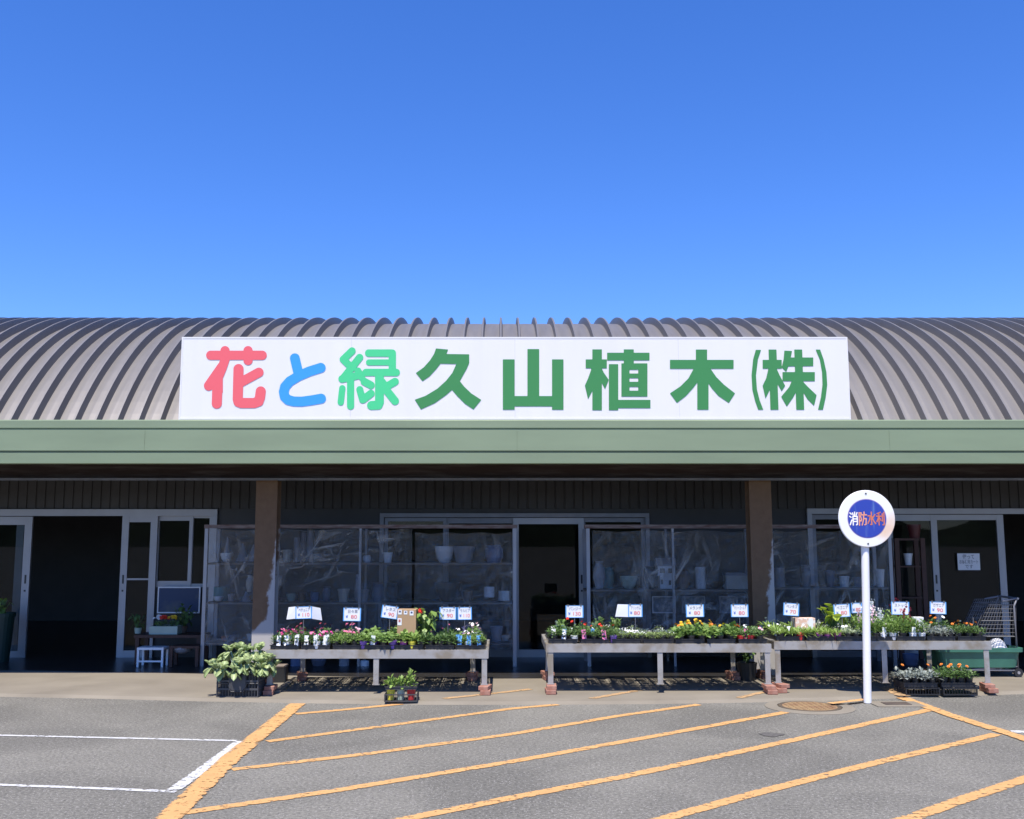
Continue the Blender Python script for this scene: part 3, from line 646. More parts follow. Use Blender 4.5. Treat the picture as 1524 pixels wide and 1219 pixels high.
def sheet(label, p0, p1, ptop, pbot, seed, folds):
    """hanging clear film: a wavy grid gathered at its top, with a few deep vertical folds"""
    rnd = random.Random(seed); x0, x1 = ax(p0, YS), ax(p1, YS); z1_, z0_ = az(ptop, YS)-.02, az(pbot, YS)
    nx, nz = int((x1-x0)/.022), 70; bm = bmesh.new(); vs = []
    ph = [rnd.random()*6 for _ in range(8)]
    for j in range(nz+1):
        v = j/nz; row = []
        for i in range(nx+1):
            u = i/nx; x_ = x0+(x1-x0)*u
            y_ = .010*math.sin(x_*9+ph[0]+1.5*math.sin(v*4+ph[1])) + .006*math.sin(x_*23+ph[2]+v*5) + .004*math.sin((x_*1.0+v*1.6)*31+ph[3]) + .012*math.sin(v*7+x_*3+ph[4])*v
            for fp, fw, fd, sl_ in folds:
                xf = ax(fp, YS)+sl_*v; d = (x_-xf)/fw; y_ -= fd*math.exp(-d*d)*(1-.55*v) * (1+.35*math.sin(v*19+ph[5]))
            for q in range(3):                      # creases fanning out of the top corners
                xc = x0 if q == 0 else x1; ang = math.atan2((v)*(z1_-z0_), abs(x_-xc)+1e-3); rr_ = math.hypot(x_-xc, v*(z1_-z0_))
                y_ += .006*math.sin(ang*26+ph[6]+q)*math.exp(-rr_*1.6)
            sag = .02*math.sin(u*math.pi*3)**2*(1-v)
            row.append(bm.verts.new((x_, YS-.045+max(-.06, y_), z1_-(z1_-z0_)*v-sag)))
        vs.append(row)
    for j in range(nz):
        for i in range(nx): bm.faces.new((vs[j][i], vs[j+1][i], vs[j+1][i+1], vs[j][i+1]))
    me = bpy.data.meshes.new('vinyl_sheet'); bm.to_mesh(me); bm.free(); me.materials.append(M['sheet'])
    for p_ in me.polygons: p_.use_smooth = True
    o = bpy.data.objects.new('vinyl_sheet', me); COL.objects.link(o)
    return tag(o, label, 'plastic sheet')
sheet('clear vinyl sheet hanging behind the rusty left column', 307, 613, 785, 960, 1, ((320,.05,.03,0), (455,.03,.05,0), (463,.02,.05,.02), (540,.06,.03,.2), (606,.05,.05,-.1)))
sheet('sagging clear vinyl sheet hanging just left of the middle door', 617, 763, 790, 965, 2, ((625,.05,.06,-.06), (748,.03,.05,0)))
sheet('clear vinyl sheet with milky fold, right of the middle door', 882, 1128, 787, 965, 3, ((905,.05,.03,.1), (1037,.035,.06,.03), (1068,.03,.04,.02)))
sheet('creased clear vinyl sheet hanging behind the round sign', 1150, 1323, 787, 960, 4, ((1178,.06,.06,0), (1192,.02,.05,.02), (1300,.05,.05,.05)))

# ---- pots and ornaments on the shelves
def pot(label, px_, ybase, wpx, hpx, colr, Y=None, kind='bowl', cat='pot', name='flower_pot'):
    Y = Y or YS+.25
    c = at(px_, ybase, Y); r = wpx/2/F*Y; h = hpx/F*Y
    m = MB()
    if kind == 'pot': pr = [(r*.68,0), (r*.95,h*.86), (r,h*.86), (r,h), (r*.86,h), (r*.8,h*.7)]
    elif kind == 'bowl': pr = [(r*.45,0), (r*.75,h*.25), (r*.97,h*.7), (r,h), (r*.9,h), (r*.8,h*.7)]
    elif kind == 'vase': pr = [(r*.55,0), (r,h*.4), (r*.85,h*.7), (r*.5,h*.9), (r*.62,h), (r*.5,h), (r*.45,h*.9)]
    elif kind == 'urn': pr = [(r*.7,0), (r,h*.3), (r,h*.75), (r*.8,h*.92), (r*.88,h), (r*.7,h), (r*.6,h*.9)]
    elif kind == 'cone': pr = [(r,0), (r*.95,h*.08), (r*.5,h*.6), (r*.14,h)]
    elif kind == 'cyl': pr = [(r*.92,0), (r,h*.06), (r,h), (r*.9,h), (r*.9,h*.6)]
    m.lathe(pr, seg=22); zb_ = c.z
    o = m.build(name, M['pot_'+colr], None, smooth=False); o.location = (c.x, Y, zb_)
    return tag(o, label, cat)
SH1, SH2, SH3 = 835.5, 895, 955
pot('white scalloped bowl on the top shelf left of the rusty left column', 337, SH1, 18, 12, 'white')
pot('tall pale cone ornament standing behind the white scalloped bowl', 338, SH1-3, 13, 33, 'greyglaze', YS+.4, 'cone', 'ornament', 'cone_ornament')
pot('pale grey cone ornament on the top shelf beside the left column', 361, SH1, 18, 27, 'greyglaze', None, 'cone', 'ornament', 'cone_ornament')
pot('second grey cone ornament half hidden by the left column', 377, SH1, 18, 24, 'greyglaze', None, 'cone', 'ornament', 'cone_ornament')
pot('cream ribbed pot on the top shelf just right of the left column', 427, SH1+1, 14, 18, 'cream', None, 'pot')
for q, lab in enumerate(('shortest of the three upright tubes on the top shelf', 'middle upright grey tube on the top shelf', 'tallest upright grey tube on the top shelf')):
    pot(lab, 441+q*10, SH1+1, 9, 36+q*7, 'greyglaze' if q != 1 else 'slate', YS+.2, 'cyl', 'tube', 'clay_tube')
pot('small white jar on the top shelf, left of the leaning card price', 546, SH1+2, 12, 11, 'white', None, 'urn')
pot('white square-shouldered pot on the top shelf right of the small jar', 577, SH1+2, 15, 15, 'white', None, 'pot')
pot('large white bowl pot on the top shelf under the middle window bar', 661, SH1+2, 28, 24, 'white', None, 'bowl')
pot('broad grey planter beside the large white bowl pot', 690, SH1+2, 32, 24, 'greyglaze', None, 'pot')
pot('dark blue urn at the right end of the top shelf', 735, SH1+2, 26, 26, 'blueglaze', None, 'urn')
pot('teal square-looking planter on the second shelf at far left', 330, SH2-1, 24, 20, 'teal', YS+.35, 'cyl')
pot('low white dish in front of the teal planter', 325, SH2, 14, 7, 'white', YS+.15, 'bowl')
pot('small pale cup on the second shelf beside the teal planter', 344, SH2, 11, 11, 'greyglaze', YS+.15, 'pot')
pot('grey stump ornament on the second shelf beside the left column', 366, SH2, 15, 14, 'greyglaze', None, 'cone', 'ornament', 'stump_ornament')
fg = pot('cream lamp-shaped figurine standing on the grey stump', 371, SH2-14, 11, 24, 'cream', None, 'vase', 'figurine', 'figurine')
pot('flat brown dish on the second shelf right of the left column', 420, SH2+1, 13, 6, 'brown', None, 'bowl')
pot('small pale green bowl on the second shelf', 433, SH2+1, 14, 12, 'palegreen', None, 'bowl')
pot('small ochre pot on the second shelf beside the pale green bowl', 449, SH2+1, 13, 13, 'brown', None, 'pot')
pot('blue grey pot on the second shelf under the upright tubes', 468, SH2+1, 14, 14, 'blueglaze', None, 'pot')
pot('slate vase on the second shelf near the leaf price card', 486, SH2+1, 12, 22, 'slate', None, 'urn')
pot('tall beige pot on the second shelf above the second price card', 511, SH2+1, 18, 19, 'cream', None, 'pot')
pot('thin pale bud vase on the second shelf', 532, SH2+1, 9, 40, 'greyglaze', None, 'vase', 'vase', 'vase')
pot('grey pot on the second shelf right of the thin bud vase', 542, SH2+1, 14, 18, 'greyglaze', YS+.2, 'pot')
pot('dark slate jar on the second shelf, left of the milky fold', 562, SH2+1, 18, 28, 'slate', None, 'urn')
pot('black jar on the second shelf beside the slate jar', 583, SH2+1, 18, 28, 'black', None, 'urn')
pot('big black bowl planter in the middle of the second shelf', 666, SH2+1, 38, 28, 'black', None, 'bowl')
pot('brown pot on the second shelf right of the big black bowl', 695, SH2+1, 16, 16, 'brown', None, 'pot')
pot('white cylinder pot on the second shelf near the right post', 728, SH2-6, 15, 15, 'white', None, 'cyl')
pot('white cup-shaped pot at the right end of the second shelf', 750, SH2-1, 16, 14, 'white', None, 'cyl')
for q, (x_, w_, h_, c_, lab) in enumerate(((311,12,10,'brown','small brown pot at the left end of the lowest shelf'), (334,10,8,'terracotta','small clay pot on the lowest shelf behind the succulent'), (347,12,10,'slate','small slate pot on the lowest shelf behind the succulent'),
        (374,14,11,'white','white pot on the lowest shelf beside the left column'), (739,18,22,'greyglaze','pale grey pot at the right end of the lowest shelf'), (752,12,9,'cream','small cream ball pot at the lowest shelf right corner'))):
    pot(lab, x_, SH3, w_, h_, c_, None, 'pot' if q != 5 else 'bowl')
for x_, w_, h_, c_, lab in ((441,17,16,'blueglaze','square blue grey pot on the ground under the left bench'), (474,22,15,'slate','wide slate bowl on the ground under the left bench'), (512,15,13,'greyglaze','pale pot on the ground behind the left bench'), (542,14,10,'white','small white bowl on the ground behind the left bench'),
        (1356,22,20,'blueglaze','grey blue pot on the ground behind the right bench')):
    pot(lab, x_, 994, w_, h_, c_, YS+.05, 'cyl' if w_ < 20 else 'bowl')
S1 = 876
pot('tall pale vase on the shelf at the left edge of the right vinyl', 892, S1, 18, 40, 'greyglaze', None, 'vase', 'vase', 'vase')
pot('dark green vase behind the tall pale vase', 905, S1-1, 18, 30, 'teal', YS+.4, 'urn', 'vase', 'vase')
pot('pale stacked bowl on the shelf left of the white birdhouse', 936, S1, 26, 18, 'palegreen', None, 'bowl')
pot('black jar on the shelf just left of the white birdhouse', 966, S1, 18, 32, 'black', None, 'urn')
pot('brown jar on the shelf right of the white birdhouse', 1016, S1, 20, 28, 'brown', None, 'urn')
pot('tall white cylinder vase under the milky fold', 1043, S1, 15, 31, 'white', None, 'cyl', 'vase', 'vase')
pot('black low planter beside the white box', 1066, S1, 26, 12, 'black', None, 'bowl')
pot('white tall pot at the left end of the shelf right of the column', 1160, S1, 16, 30, 'greyglaze', None, 'cyl')
pot('slim pale vase on the shelf behind the vinyl creases', 1200, S1, 14, 34, 'greyglaze', None, 'urn', 'vase', 'vase')
pot('dark pot with cream band on the shelf left of the sign pole', 1236, S1, 15, 26, 'slate', None, 'pot')
pot('white pot on the shelf close to the sign pole', 1257, S1, 15, 18, 'white', None, 'pot')
pot('grey pot hidden partly by the sign pole', 1281, S1, 22, 16, 'greyglaze', None, 'pot')
pot('white tall pot on the shelf right of the sign pole', 1310, S1, 14, 28, 'white', None, 'pot')
# birdhouse lantern, storage box, framed pictures
bp_ = at(991, S1, YS+.25); bh = thing('birdhouse', 'white birdhouse ornament with dark windows on the right-hand shelf', 'ornament', (bp_.x, YS+.25, bp_.z))
m = MB(); m.box(-.085,.085,-.06,.06,0,.17).box(-.115,.115,-.08,.08,.17,.30); m.build('body', M['pot_white'], bh)
m = MB(); m.prism([(-.1,.30),(.1,.30),(.02,.40),(-.02,.40)], -.13, .13); m.build('roof', M['pot_greyglaze'], bh)
for x_, z_ in ((-.055,.235), (.055,.235), (.045,.08), (-.06,.09)):
    m = MB(); m.box(x_-.032, x_+.032, -.0835, -.0805, z_-.03, z_+.03) if z_ > .2 else m.box(x_-.015, x_+.015, -.0635, -.0605, z_-.03, z_+.03); m.build('window', M['handle'], bh)
bp_ = at(1097, S1, YS+.2); sb = thing('storage_box', 'plain cream box with a lid on the shelf beside the right column', 'box', (bp_.x, YS+.2, bp_.z))
m = MB(); m.box(-.155,.155,-.1,.1,0,.17); m.build('body', M['pot_cream'], sb); m = MB(); m.box(-.16,.16,-.105,.105,.172,.205); m.build('lid', M['pot_greyglaze'], sb)
for px_, w_, lab in ((988, 34, 'white framed picture with dark shapes hung under the shelf'), (1032, 34, 'dim framed picture hung behind the third middle price card'), (1090, 38, 'dark framed picture hung beside the right column')):
    Y = YS+.3; c = at(px_, 900, Y); t = thing('framed_picture', lab, 'picture', (c.x, Y, c.z)); hw = w_/2/F*Y; hh = .11
    m = MB(); m.box(-hw,hw,-.012,.012,-hh,-hh+.012).box(-hw,hw,-.012,.012,hh-.012,hh).box(-hw,-hw+.012,-.011,.011,-hh+.012,hh-.012).box(hw-.012,hw,-.011,.011,-hh+.012,hh-.012); m.build('frame', M['pot_white'] if px_ == 988 else M['pot_greyglaze'], t)
    m = MB(); m.box(-hw+.012,hw-.012,.002,.008,-hh+.012,hh-.012); m.build('print', mat('photo_print', (.10,.11,.13), .6, col2=(.34,.32,.30), scale=14, thr=(.45,.6)), t)

# ================================================================ BENCHES
BD = 1.12                                            # bench depth
def bench(label, p0, p1, ytop, Y, legs):
    x0, x1 = ax(p0, Y), ax(p1, Y); xm = (x0+x1)/2; zt_ = az(ytop, Y)-AZ; hw = (x1-x0)/2
    b = thing('plant_bench', label, 'bench', (xm, Y, AZ)); s = .045
    m = MB(); hh = .088
    m.box(-hw, hw, 0, .006, zt_-hh, zt_).box(-hw, hw, .006, .05, zt_-.006, zt_-.0005); m.box(-hw, hw, BD-.006, BD, zt_-hh, zt_).box(-hw, hw, BD-.05, BD-.006, zt_-.006, zt_-.0005)
    m.box(-hw, -hw+.006, .0065, BD-.0065, zt_-hh+.003, zt_-.007).box(hw-.006, hw, .0065, BD-.0065, zt_-hh+.003, zt_-.007)
    m.build('frame', M['galv'], b)
    m = MB(); n = int(2*hw/.145)
    for k in range(n+1):
        xx = -hw+.02+(2*hw-.04)*k/n; m.box(xx-.012, xx+.012, .052, BD-.052, zt_-.012, zt_-.004)
    for yy in (.22, .45, .68, .9): m.box(-hw+.01, hw-.01, yy-.008, yy+.008, zt_-.022, zt_-.0125)
    m.build('grating', M['galv'], b)
    for lx, ly, foot in legs:
        m = MB(); xx = ax(lx, Y)-xm; yy = .0065 if ly == 0 else BD-.055; zl = .10
        m.box(xx-.028, xx+.028, yy, yy+.006, zl, zt_-hh if ly == 0 and False else zt_-.008).box(xx+.022, xx+.028, yy+.006, yy+.05, zl, zt_-.008)
        m.box(xx-.038, xx+.038, yy-.006, yy+.06, zl-.008, zl-.0005)
        m.build('leg', M['galv'], b)
    return b, xm, zt_+AZ, x0, x1
bricks = []
def brick(label, x, y, z, rz, s=(.105,.21,.05)):
    m = MB(); m.box(-s[0]/2, s[0]/2, -s[1]/2, s[1]/2, 0, s[2]); o = m.build('brick', M['brick'], bevel=.006); o.location = (x, y, z); o.rotation_euler = (0, 0, rz)
    tag(o, label, 'brick', 'bricks under the bench legs'); return o
benches = []
for name, p0, p1, yt, Y, legs in (
        ('left', 398, 727, 967.5, YB-.05, ((404,0,1),(561,0,0),(721,0,1),(424,1,1),(700,1,1))),
        ('middle', 812, 1146, 958.5, YB, ((819,0,1),(981,0,0),(1140,0,1),(822,1,1),(1122,1,1))),
        ('right', 1150, 1472, 954.5, YB+.10, ((1155,0,1),(1313,0,0),(1464,0,1),(1170,1,1),(1440,1,1)))):
    lab = {'left': 'grey steel bench of pink flowers at the left', 'middle': 'grey steel bench of white and yellow flowers between the other two', 'right': 'grey steel bench behind the round sign pole'}[name]
    b, xm, zt_, x0, x1 = bench(lab, p0, p1, yt, Y, legs); benches.append((name, b, xm, zt_, x0, x1, Y))
    for lx, ly, foot in legs:
        if not foot: continue
        side = 'left' if lx < (p0+p1)/2 else 'right'; fb_ = 'front' if ly == 0 else 'rear'
        xx = ax(lx, Y); yy = Y+.03 if ly == 0 else Y+BD-.03
        r_ = random.uniform(-.2,.2)
        brick('lower red brick under the %s %s leg of the %s bench' % (fb_, side, name), xx+random.uniform(-.012,.02), yy-.03, AZ, r_)
        brick('upper red brick under the %s %s leg of the %s bench' % (fb_, side, name), xx+random.uniform(-.012,.02), yy-.02, AZ+.0505-.003, r_+random.uniform(-.2,.2), (.105,.20,.043))

# ---- trays
def tray_mesh(wd, dp, h=.045):
    m = MB(); t = .004
    m.box(-wd/2, wd/2, -dp/2, -dp/2+t, 0, h).box(-wd/2, wd/2, dp/2-t, dp/2, 0, h).box(-wd/2, -wd/2+t, -dp/2+t, dp/2-t, 0, h-.001).box(wd/2-t, wd/2, -dp/2+t, dp/2-t, 0, h-.001)
    m.box(-wd/2-.008, wd/2+.008, -dp/2-.008, -dp/2-.0003, h-.006, h+.002).box(-wd/2-.008, wd/2+.008, dp/2+.0003, dp/2+.008, h-.006, h+.002)
    for k in range(1, 3): x_ = -wd/2+wd*k/3; m.box(x_-.006, x_+.006, -dp/2+t, dp/2-t, .001, h*.55)
    for k in range(1, 4): y_ = -dp/2+dp*k/4; m.box(-wd/2+t, wd/2-t, y_-.006, y_+.006, .0015, h*.5)
    for k in range(3):
        for j in range(4):
            x_, y_ = -wd/2+wd*(k+.5)/3, -dp/2+dp*(j+.5)/4; m.box(x_-.034, x_+.034, y_-.034, y_+.034, .002, .005)
    return m
tray0 = None; NTR = 7
for name, b, xm, zt_, x0, x1, Y in benches:
    dx = (x1-x0-.04)/NTR
    for rr in range(2):
        for k in range(NTR):
            if tray0 is None:
                tray0 = tray_mesh(.300, .48).build('nursery_tray', M['black_plastic']); t = tray0
            else:
                t = tray0.copy(); COL.objects.link(t)
            t.location = (x0+.02+dx*(k+.5)+random.uniform(-.004,.004), Y+.03+.26+rr*.52, zt_+.002); t.rotation_euler = (0, 0, random.uniform(-.02,.02))
            row = 'front' if rr == 0 else 'rear'
            tag(t, 'black nursery tray of pots in the %s row on the %s bench' % (row, name), 'tray', 'black nursery trays, %s row, %s bench' % (row, name))

# ---- plants
def add_leaf(bm, base, d, up, ln, wd, droop=.25, seg=2):
    d = d.normalized(); side = d.cross(up)
    if side.length < 1e-3: side = Vector((1,0,0))
    side.normalize(); nn = side.cross(d).normalized()
    pts = []; prof = (.12, 1.0, .75, .02) if seg == 3 else (.15, 1.0, .05)
    n = len(prof)-1; rows_ = []
    for i, wv in enumerate(prof):
        t = i/n; c = base + d*ln*t - Vector((0,0,1))*droop*ln*t*t
        rows_.append((bm.verts.new(c-side*wd*.5*wv+nn*wd*.10*wv), bm.verts.new(c+side*wd*.5*wv+nn*wd*.10*wv)))
    for a_, b_ in zip(rows_[:-1], rows_[1:]): bm.faces.new((a_[0], a_[1], b_[1], b_[0]))
def bloom(bm, c, r, nrm, petals=6, ball=False):
    nrm = nrm.normalized(); u = nrm.cross(Vector((.3,.9,.2))).normalized(); v = nrm.cross(u)
    for lay in range(2 if ball else 1):
        rr = r*(1-.4*lay); up = nrm*(r*.35*lay+.001)
        for k in range(petals):
            a0 = 2*math.pi*(k+.5*lay)/petals; da = math.pi/petals*.95
            p0 = c+up*.6; tip = c+up+(u*math.cos(a0)+v*math.sin(a0))*rr+nrm*r*.18
            l_ = c+up+(u*math.cos(a0-da)+v*math.sin(a0-da))*rr*.78+nrm*r*.22; r_ = c+up+(u*math.cos(a0+da)+v*math.sin(a0+da))*rr*.78+nrm*r*.22
            bm.faces.new([bm.verts.new(q) for q in (p0, l_, tip, r_)])
def new_obj(name, bm, mtl, smooth=False):
    me = bpy.data.meshes.new(name); bm.to_mesh(me); bm.free(); me.materials.append(mtl)
    return me
def foliage_mesh(kind, seed):
    rnd = random.Random(seed); bm = bmesh.new(); tips = []
    def rv(): a_ = rnd.random()*2*math.pi; return Vector((math.cos(a_), math.sin(a_), 0))
    U = Vector((0,0,1))
    if kind in ('bushy', 'broad', 'low', 'grey', 'tall'):
        N, sz, rad_, hh, wr = dict(bushy=(64,.034,.056,.085,.5), broad=(30,.058,.058,.085,.62), low=(90,.017,.060,.045,.5), grey=(46,.040,.060,.07,.42), tall=(90,.042,.062,.17,.36))[kind]
        for _ in range(N):
            q = rv()*rad_*math.sqrt(rnd.random()); k = 1-(q.length/rad_)**2*.5; z = hh*k*(rnd.random()**.6)
            d = (q*1.0/rad_+U*rnd.uniform(.1,1.1)+rv()*.5)
            add_leaf(bm, q+U*z, d, U, sz*rnd.uniform(.7,1.25), sz*wr*rnd.uniform(.8,1.2), rnd.uniform(.1,.5), 3)
        for _ in range(9):
            q = rv()*rad_*.25; add_leaf(bm, q*.3, q*.8+U*.09, U, hh*.9, .006, .0)
    elif kind == 'strap':
        for _ in range(42):
            q = rv(); add_leaf(bm, q*.012, q*rnd.uniform(.25,1.1)+U*rnd.uniform(.5,1.1), U, rnd.uniform(.09,.15), .012, rnd.uniform(.2,.7), 3)
    return bm
def flower_mesh(n, r, hh, rad_, seed, ball=False, stem=True):
    rnd = random.Random(seed); bm = bmesh.new()
    for _ in range(n):
        a_ = rnd.random()*6.283; q = rad_*math.sqrt(rnd.random()); c = Vector((q*math.cos(a_), q*math.sin(a_), hh*rnd.uniform(.85,1.15)))
        bloom(bm, c, r*rnd.uniform(.8,1.2), Vector((math.cos(a_)*.5, -.75, .9)), 6, ball)
    return bm
def spike_mesh(n, seed):
    rnd = random.Random(seed); bm = bmesh.new()
    for s_ in range(n):
        b0 = Vector((rnd.uniform(-.03,.03), rnd.uniform(-.03,.03), .12)); tp = b0+Vector((rnd.uniform(-.02,.02), rnd.uniform(-.02,.02), rnd.uniform(.09,.15)))
        for k in range(7): bloom(bm, b0.lerp(tp, k/6)+Vector((rnd.uniform(-.01,.01), rnd.uniform(-.01,.01), 0)), .012, Vector((rnd.uniform(-1,1), -1, .3)), 5)
    return bm
POTS = {}
def pot_mesh(c):
    if c not in POTS:
        m = MB(); m.lathe([(.030,0), (.040,.066), (.0425,.066), (.0425,.078), (.039,.078), (.037,.066)], seg=12)
        me = bpy.data.meshes.new('pot'); bmesh.ops.recalc_face_normals(m.bm, faces=m.bm.faces[:]); m.bm.to_mesh(me); m.bm.free(); me.materials.append(M['pot_'+c]); POTS[c] = me
    return POTS[c]
m = MB(); m.box(-.022,.022,-.001,.001,0,.105); TAGM = {}
base_tag = bpy.data.meshes.new('plant_tag'); m.bm.to_mesh(base_tag); m.bm.free()
def tag_mesh(k):
    if k not in TAGM:
        t = base_tag.copy(); t.materials.append(M[k]); TAGM[k] = t
    return TAGM[k]
SPECIES = {   # foliage kind, leaf material, flowers [(colour, count, radius, height, spread, ball)], height scale
 'geranium': ('bushy','l_dark',[('pink',3,.014,.10,.05,True),('magenta',3,.013,.10,.05,True),('darkred',3,.012,.105,.05,False),('palepink',3,.012,.10,.05,False)]),
 'verbena': ('bushy','l_mid',[('pink',4,.017,.105,.04,True),('palepink',3,.017,.10,.04,True),None,None]),
 'salad': ('broad','l_mid',[None]*4),
 'leafygreen': ('broad','l_bright',[None]*4),
 'balsam': ('bushy','l_dark',[None,None,('pink',1,.014,.10,.03,True),None]),
 'nierembergia': ('bushy','l_mid',[('white',6,.011,.10,.05,False),('palepink',4,.012,.105,.05,False),None,('lilac',3,.012,.10,.05,False)]),
 'pansy': ('bushy','l_dark',[None,('red',1,.014,.12,.02,True),('white',2,.014,.09,.04,False),None]),
 'alyssum': ('low','l_low',[('white',15,.0055,.05,.056,False),('white',13,.005,.05,.056,False),('white',17,.0055,.05,.056,False),('white',12,.005,.05,.056,False)]),
 'marigold': ('broad','l_mid',[('yellow',2,.017,.125,.04,True),('orange',2,.017,.115,.04,True),('yellow',1,.016,.115,.03,True),None]),
 'zinnia': ('bushy','l_dark',[('palepink',2,.014,.09,.04,True),('white',2,.013,.09,.04,False),('red',1,.014,.085,.03,True),None]),
 'strappy': ('strap','l_bright',[None,('white',2,.012,.07,.06,False),None,None]),
 'striped': ('strap','l_varieg',[None,('white',3,.014,.08,.05,False),None,None]),
 'snapdragon': ('tall','l_mid',['spike_palepink',None,'spike_white',None]),
 'angelonia': ('tall','l_mid',[None,'spike_darkred',None,('white',2,.012,.12,.05,False)]),
 'dustymiller': ('grey','l_grey',[None,None,('orange',1,.016,.095,.03,True),None]),
 'gazania': ('bushy','l_dark',[('orange',2,.014,.095,.04,True),None,('orange',1,.015,.10,.04,True),('white',1,.015,.10,.04,False)]),
}
FM, FL = {}, {}
def plant_parts(sp, var):
    kind, lm, fl = SPECIES[sp]
    if (sp, var) not in FM:
        FM[(sp, var)] = new_obj('foliage', foliage_mesh(kind, hash_(sp)+var), M[lm])
        f_ = fl[var]
        if f_ is None: FL[(sp, var)] = None
        elif isinstance(f_, str): FL[(sp, var)] = new_obj('blossom', spike_mesh(3, var+5), M['f_'+f_[6:]])
        else: FL[(sp, var)] = new_obj('blossom', flower_mesh(f_[1], f_[2], f_[3], f_[4], hash_(sp)+var, f_[5]), M['f_'+f_[0]])
    return FM[(sp, var)], FL[(sp, var)]
def hash_(s): return sum(ord(c)*(i+3) for i, c in enumerate(s)) % 997
def potted(sp, x, y, z, potc, label, group, scale=1.0, tagk=None, cat='potted plant'):
    t = thing('potted_plant', label, cat, (x, y, z), random.uniform(0, 6.28), group)
    var = random.randrange(4); fm, fl = plant_parts(sp, var)
    for nm, me, off, sc in (('pot', pot_mesh(potc), 0, 1), ('foliage', fm, .048, scale), ('blossom', fl, .052, scale)):
        if me is None: continue
        o = bpy.data.objects.new(nm, me); COL.objects.link(o); o.parent = t; o.location = (0, 0, off); o.scale = (sc*1.22,)*2+(sc*1.12,) if nm != 'pot' else (1, 1, 1)
    if tagk:
        o = bpy.data.objects.new('plant_tag', tag_mesh(tagk)); COL.objects.link(o); o.parent = t
        rz = -t.rotation_euler.z; v = Matrix.Rotation(rz, 3, 'Z') @ Vector((random.uniform(-.012,.012), -.041, .035)); o.location = v; o.rotation_euler = (random.uniform(-.25,.05), random.uniform(-.12,.12), rz+random.uniform(-.3,.3))
    return t
DESC = {'geranium': 'dark leaved plant with small pink and crimson flowers', 'verbena': 'leafy plant with rounded pink flower heads', 'salad': 'broad leaved green seedling without flowers', 'leafygreen': 'bright green leafy seedling', 'balsam': 'dark bushy seedling with few pink buds',
        'nierembergia': 'loose plant with pale white and lilac flowers', 'pansy': 'small dark leaved plant with a picture label', 'alyssum': 'low mat of tiny white flowers', 'marigold': 'leafy plant with yellow and orange flower heads', 'zinnia': 'small plant with pale pink flowers',
        'strappy': 'tuft of narrow bright green leaves', 'striped': 'tuft of pale striped leaves', 'snapdragon': 'tall plant with pale pink flower spikes', 'angelonia': 'tall green bushy plant with dark flower spikes', 'dustymiller': 'silver grey leaved plant', 'gazania': 'dark leaved plant with bright orange flowers'}
RUNS = {
 'left': ((400,492,'geranium',('white',)*3+('black',),.72,'sleeve'), (492,538,'verbena',('black',),.12,'tag_pink'), (538,598,'salad',('black','red','purple','white'),.05,'sleeve'), (598,627,'leafygreen',('magenta','magenta','yellow'),0,None), (627,682,'balsam',('black',),0,None), (682,730,'nierembergia',('black','white','black'),.4,'tag_blue')),
 'middle': ((812,862,'pansy',('black','white'),.62,'mix'), (862,913,'pansy',('black','purple'),.5,'mix'), (913,1002,'alyssum',('black',),0,None), (1002,1098,'marigold',('black',),.03,'sleeve'), (1098,1150,'zinnia',('black','black','red'),.3,'tag_pink')),
 'right': ((1148,1202,'strappy',('black','black','red','white'),.1,'sleeve'), (1202,1243,'strappy',('magenta','magenta','magenta'),.04,'tag_pink'), (1243,1280,'striped',('black',),.12,'sleeve'), (1280,1322,'snapdragon',('black','white'),.2,'sleeve'), (1322,1372,'angelonia',('black','white'),.08,'sleeve'), (1372,1412,'dustymiller',('black',),.0,None), (1412,1478,'gazania',('black',),.0,None)),
}
for name, b, xm, zt_, x0, x1, Y in benches:
    for r_ in range(6):
        n = 22 if r_ < 3 else (12 if r_ == 3 else 8)
        for c in range(n):
            x_ = x0+.05+(x1-x0-.1)*(c+.5)/n+random.uniform(-.012,.012); y_ = Y+.085+(0,.11,.22,.38,.62,.88)[r_]+random.uniform(-.01,.01)
            px_ = CX+F*x_/Y
            for a0, a1, sp, pots, tp, tk in RUNS[name]:
                if a0 <= px_ < a1: break
            sc = random.uniform(.8,1.12)*(1.0 if r_ < 3 else 1.12)
            if sp == 'alyssum': sc *= 1.1
            if r_ >= 4 and name == 'middle': sc *= .75
            tk2 = (random.choice(('sleeve','tag_pink','tag_blue','sleeve')) if tk == 'mix' else tk) if random.random() < tp and r_ < 2 else None
            if r_ == 0 and sp in ('geranium',) and c % 3 != 2: tk2 = 'sleeve'
            potted(sp, x_, y_, zt_+.006, random.choice(pots) if r_ < 2 else 'black', '%s in a tray on the %s bench' % (DESC[sp], name), '%s plants on the %s bench' % (sp if False else DESC[sp], name), sc, tk2)

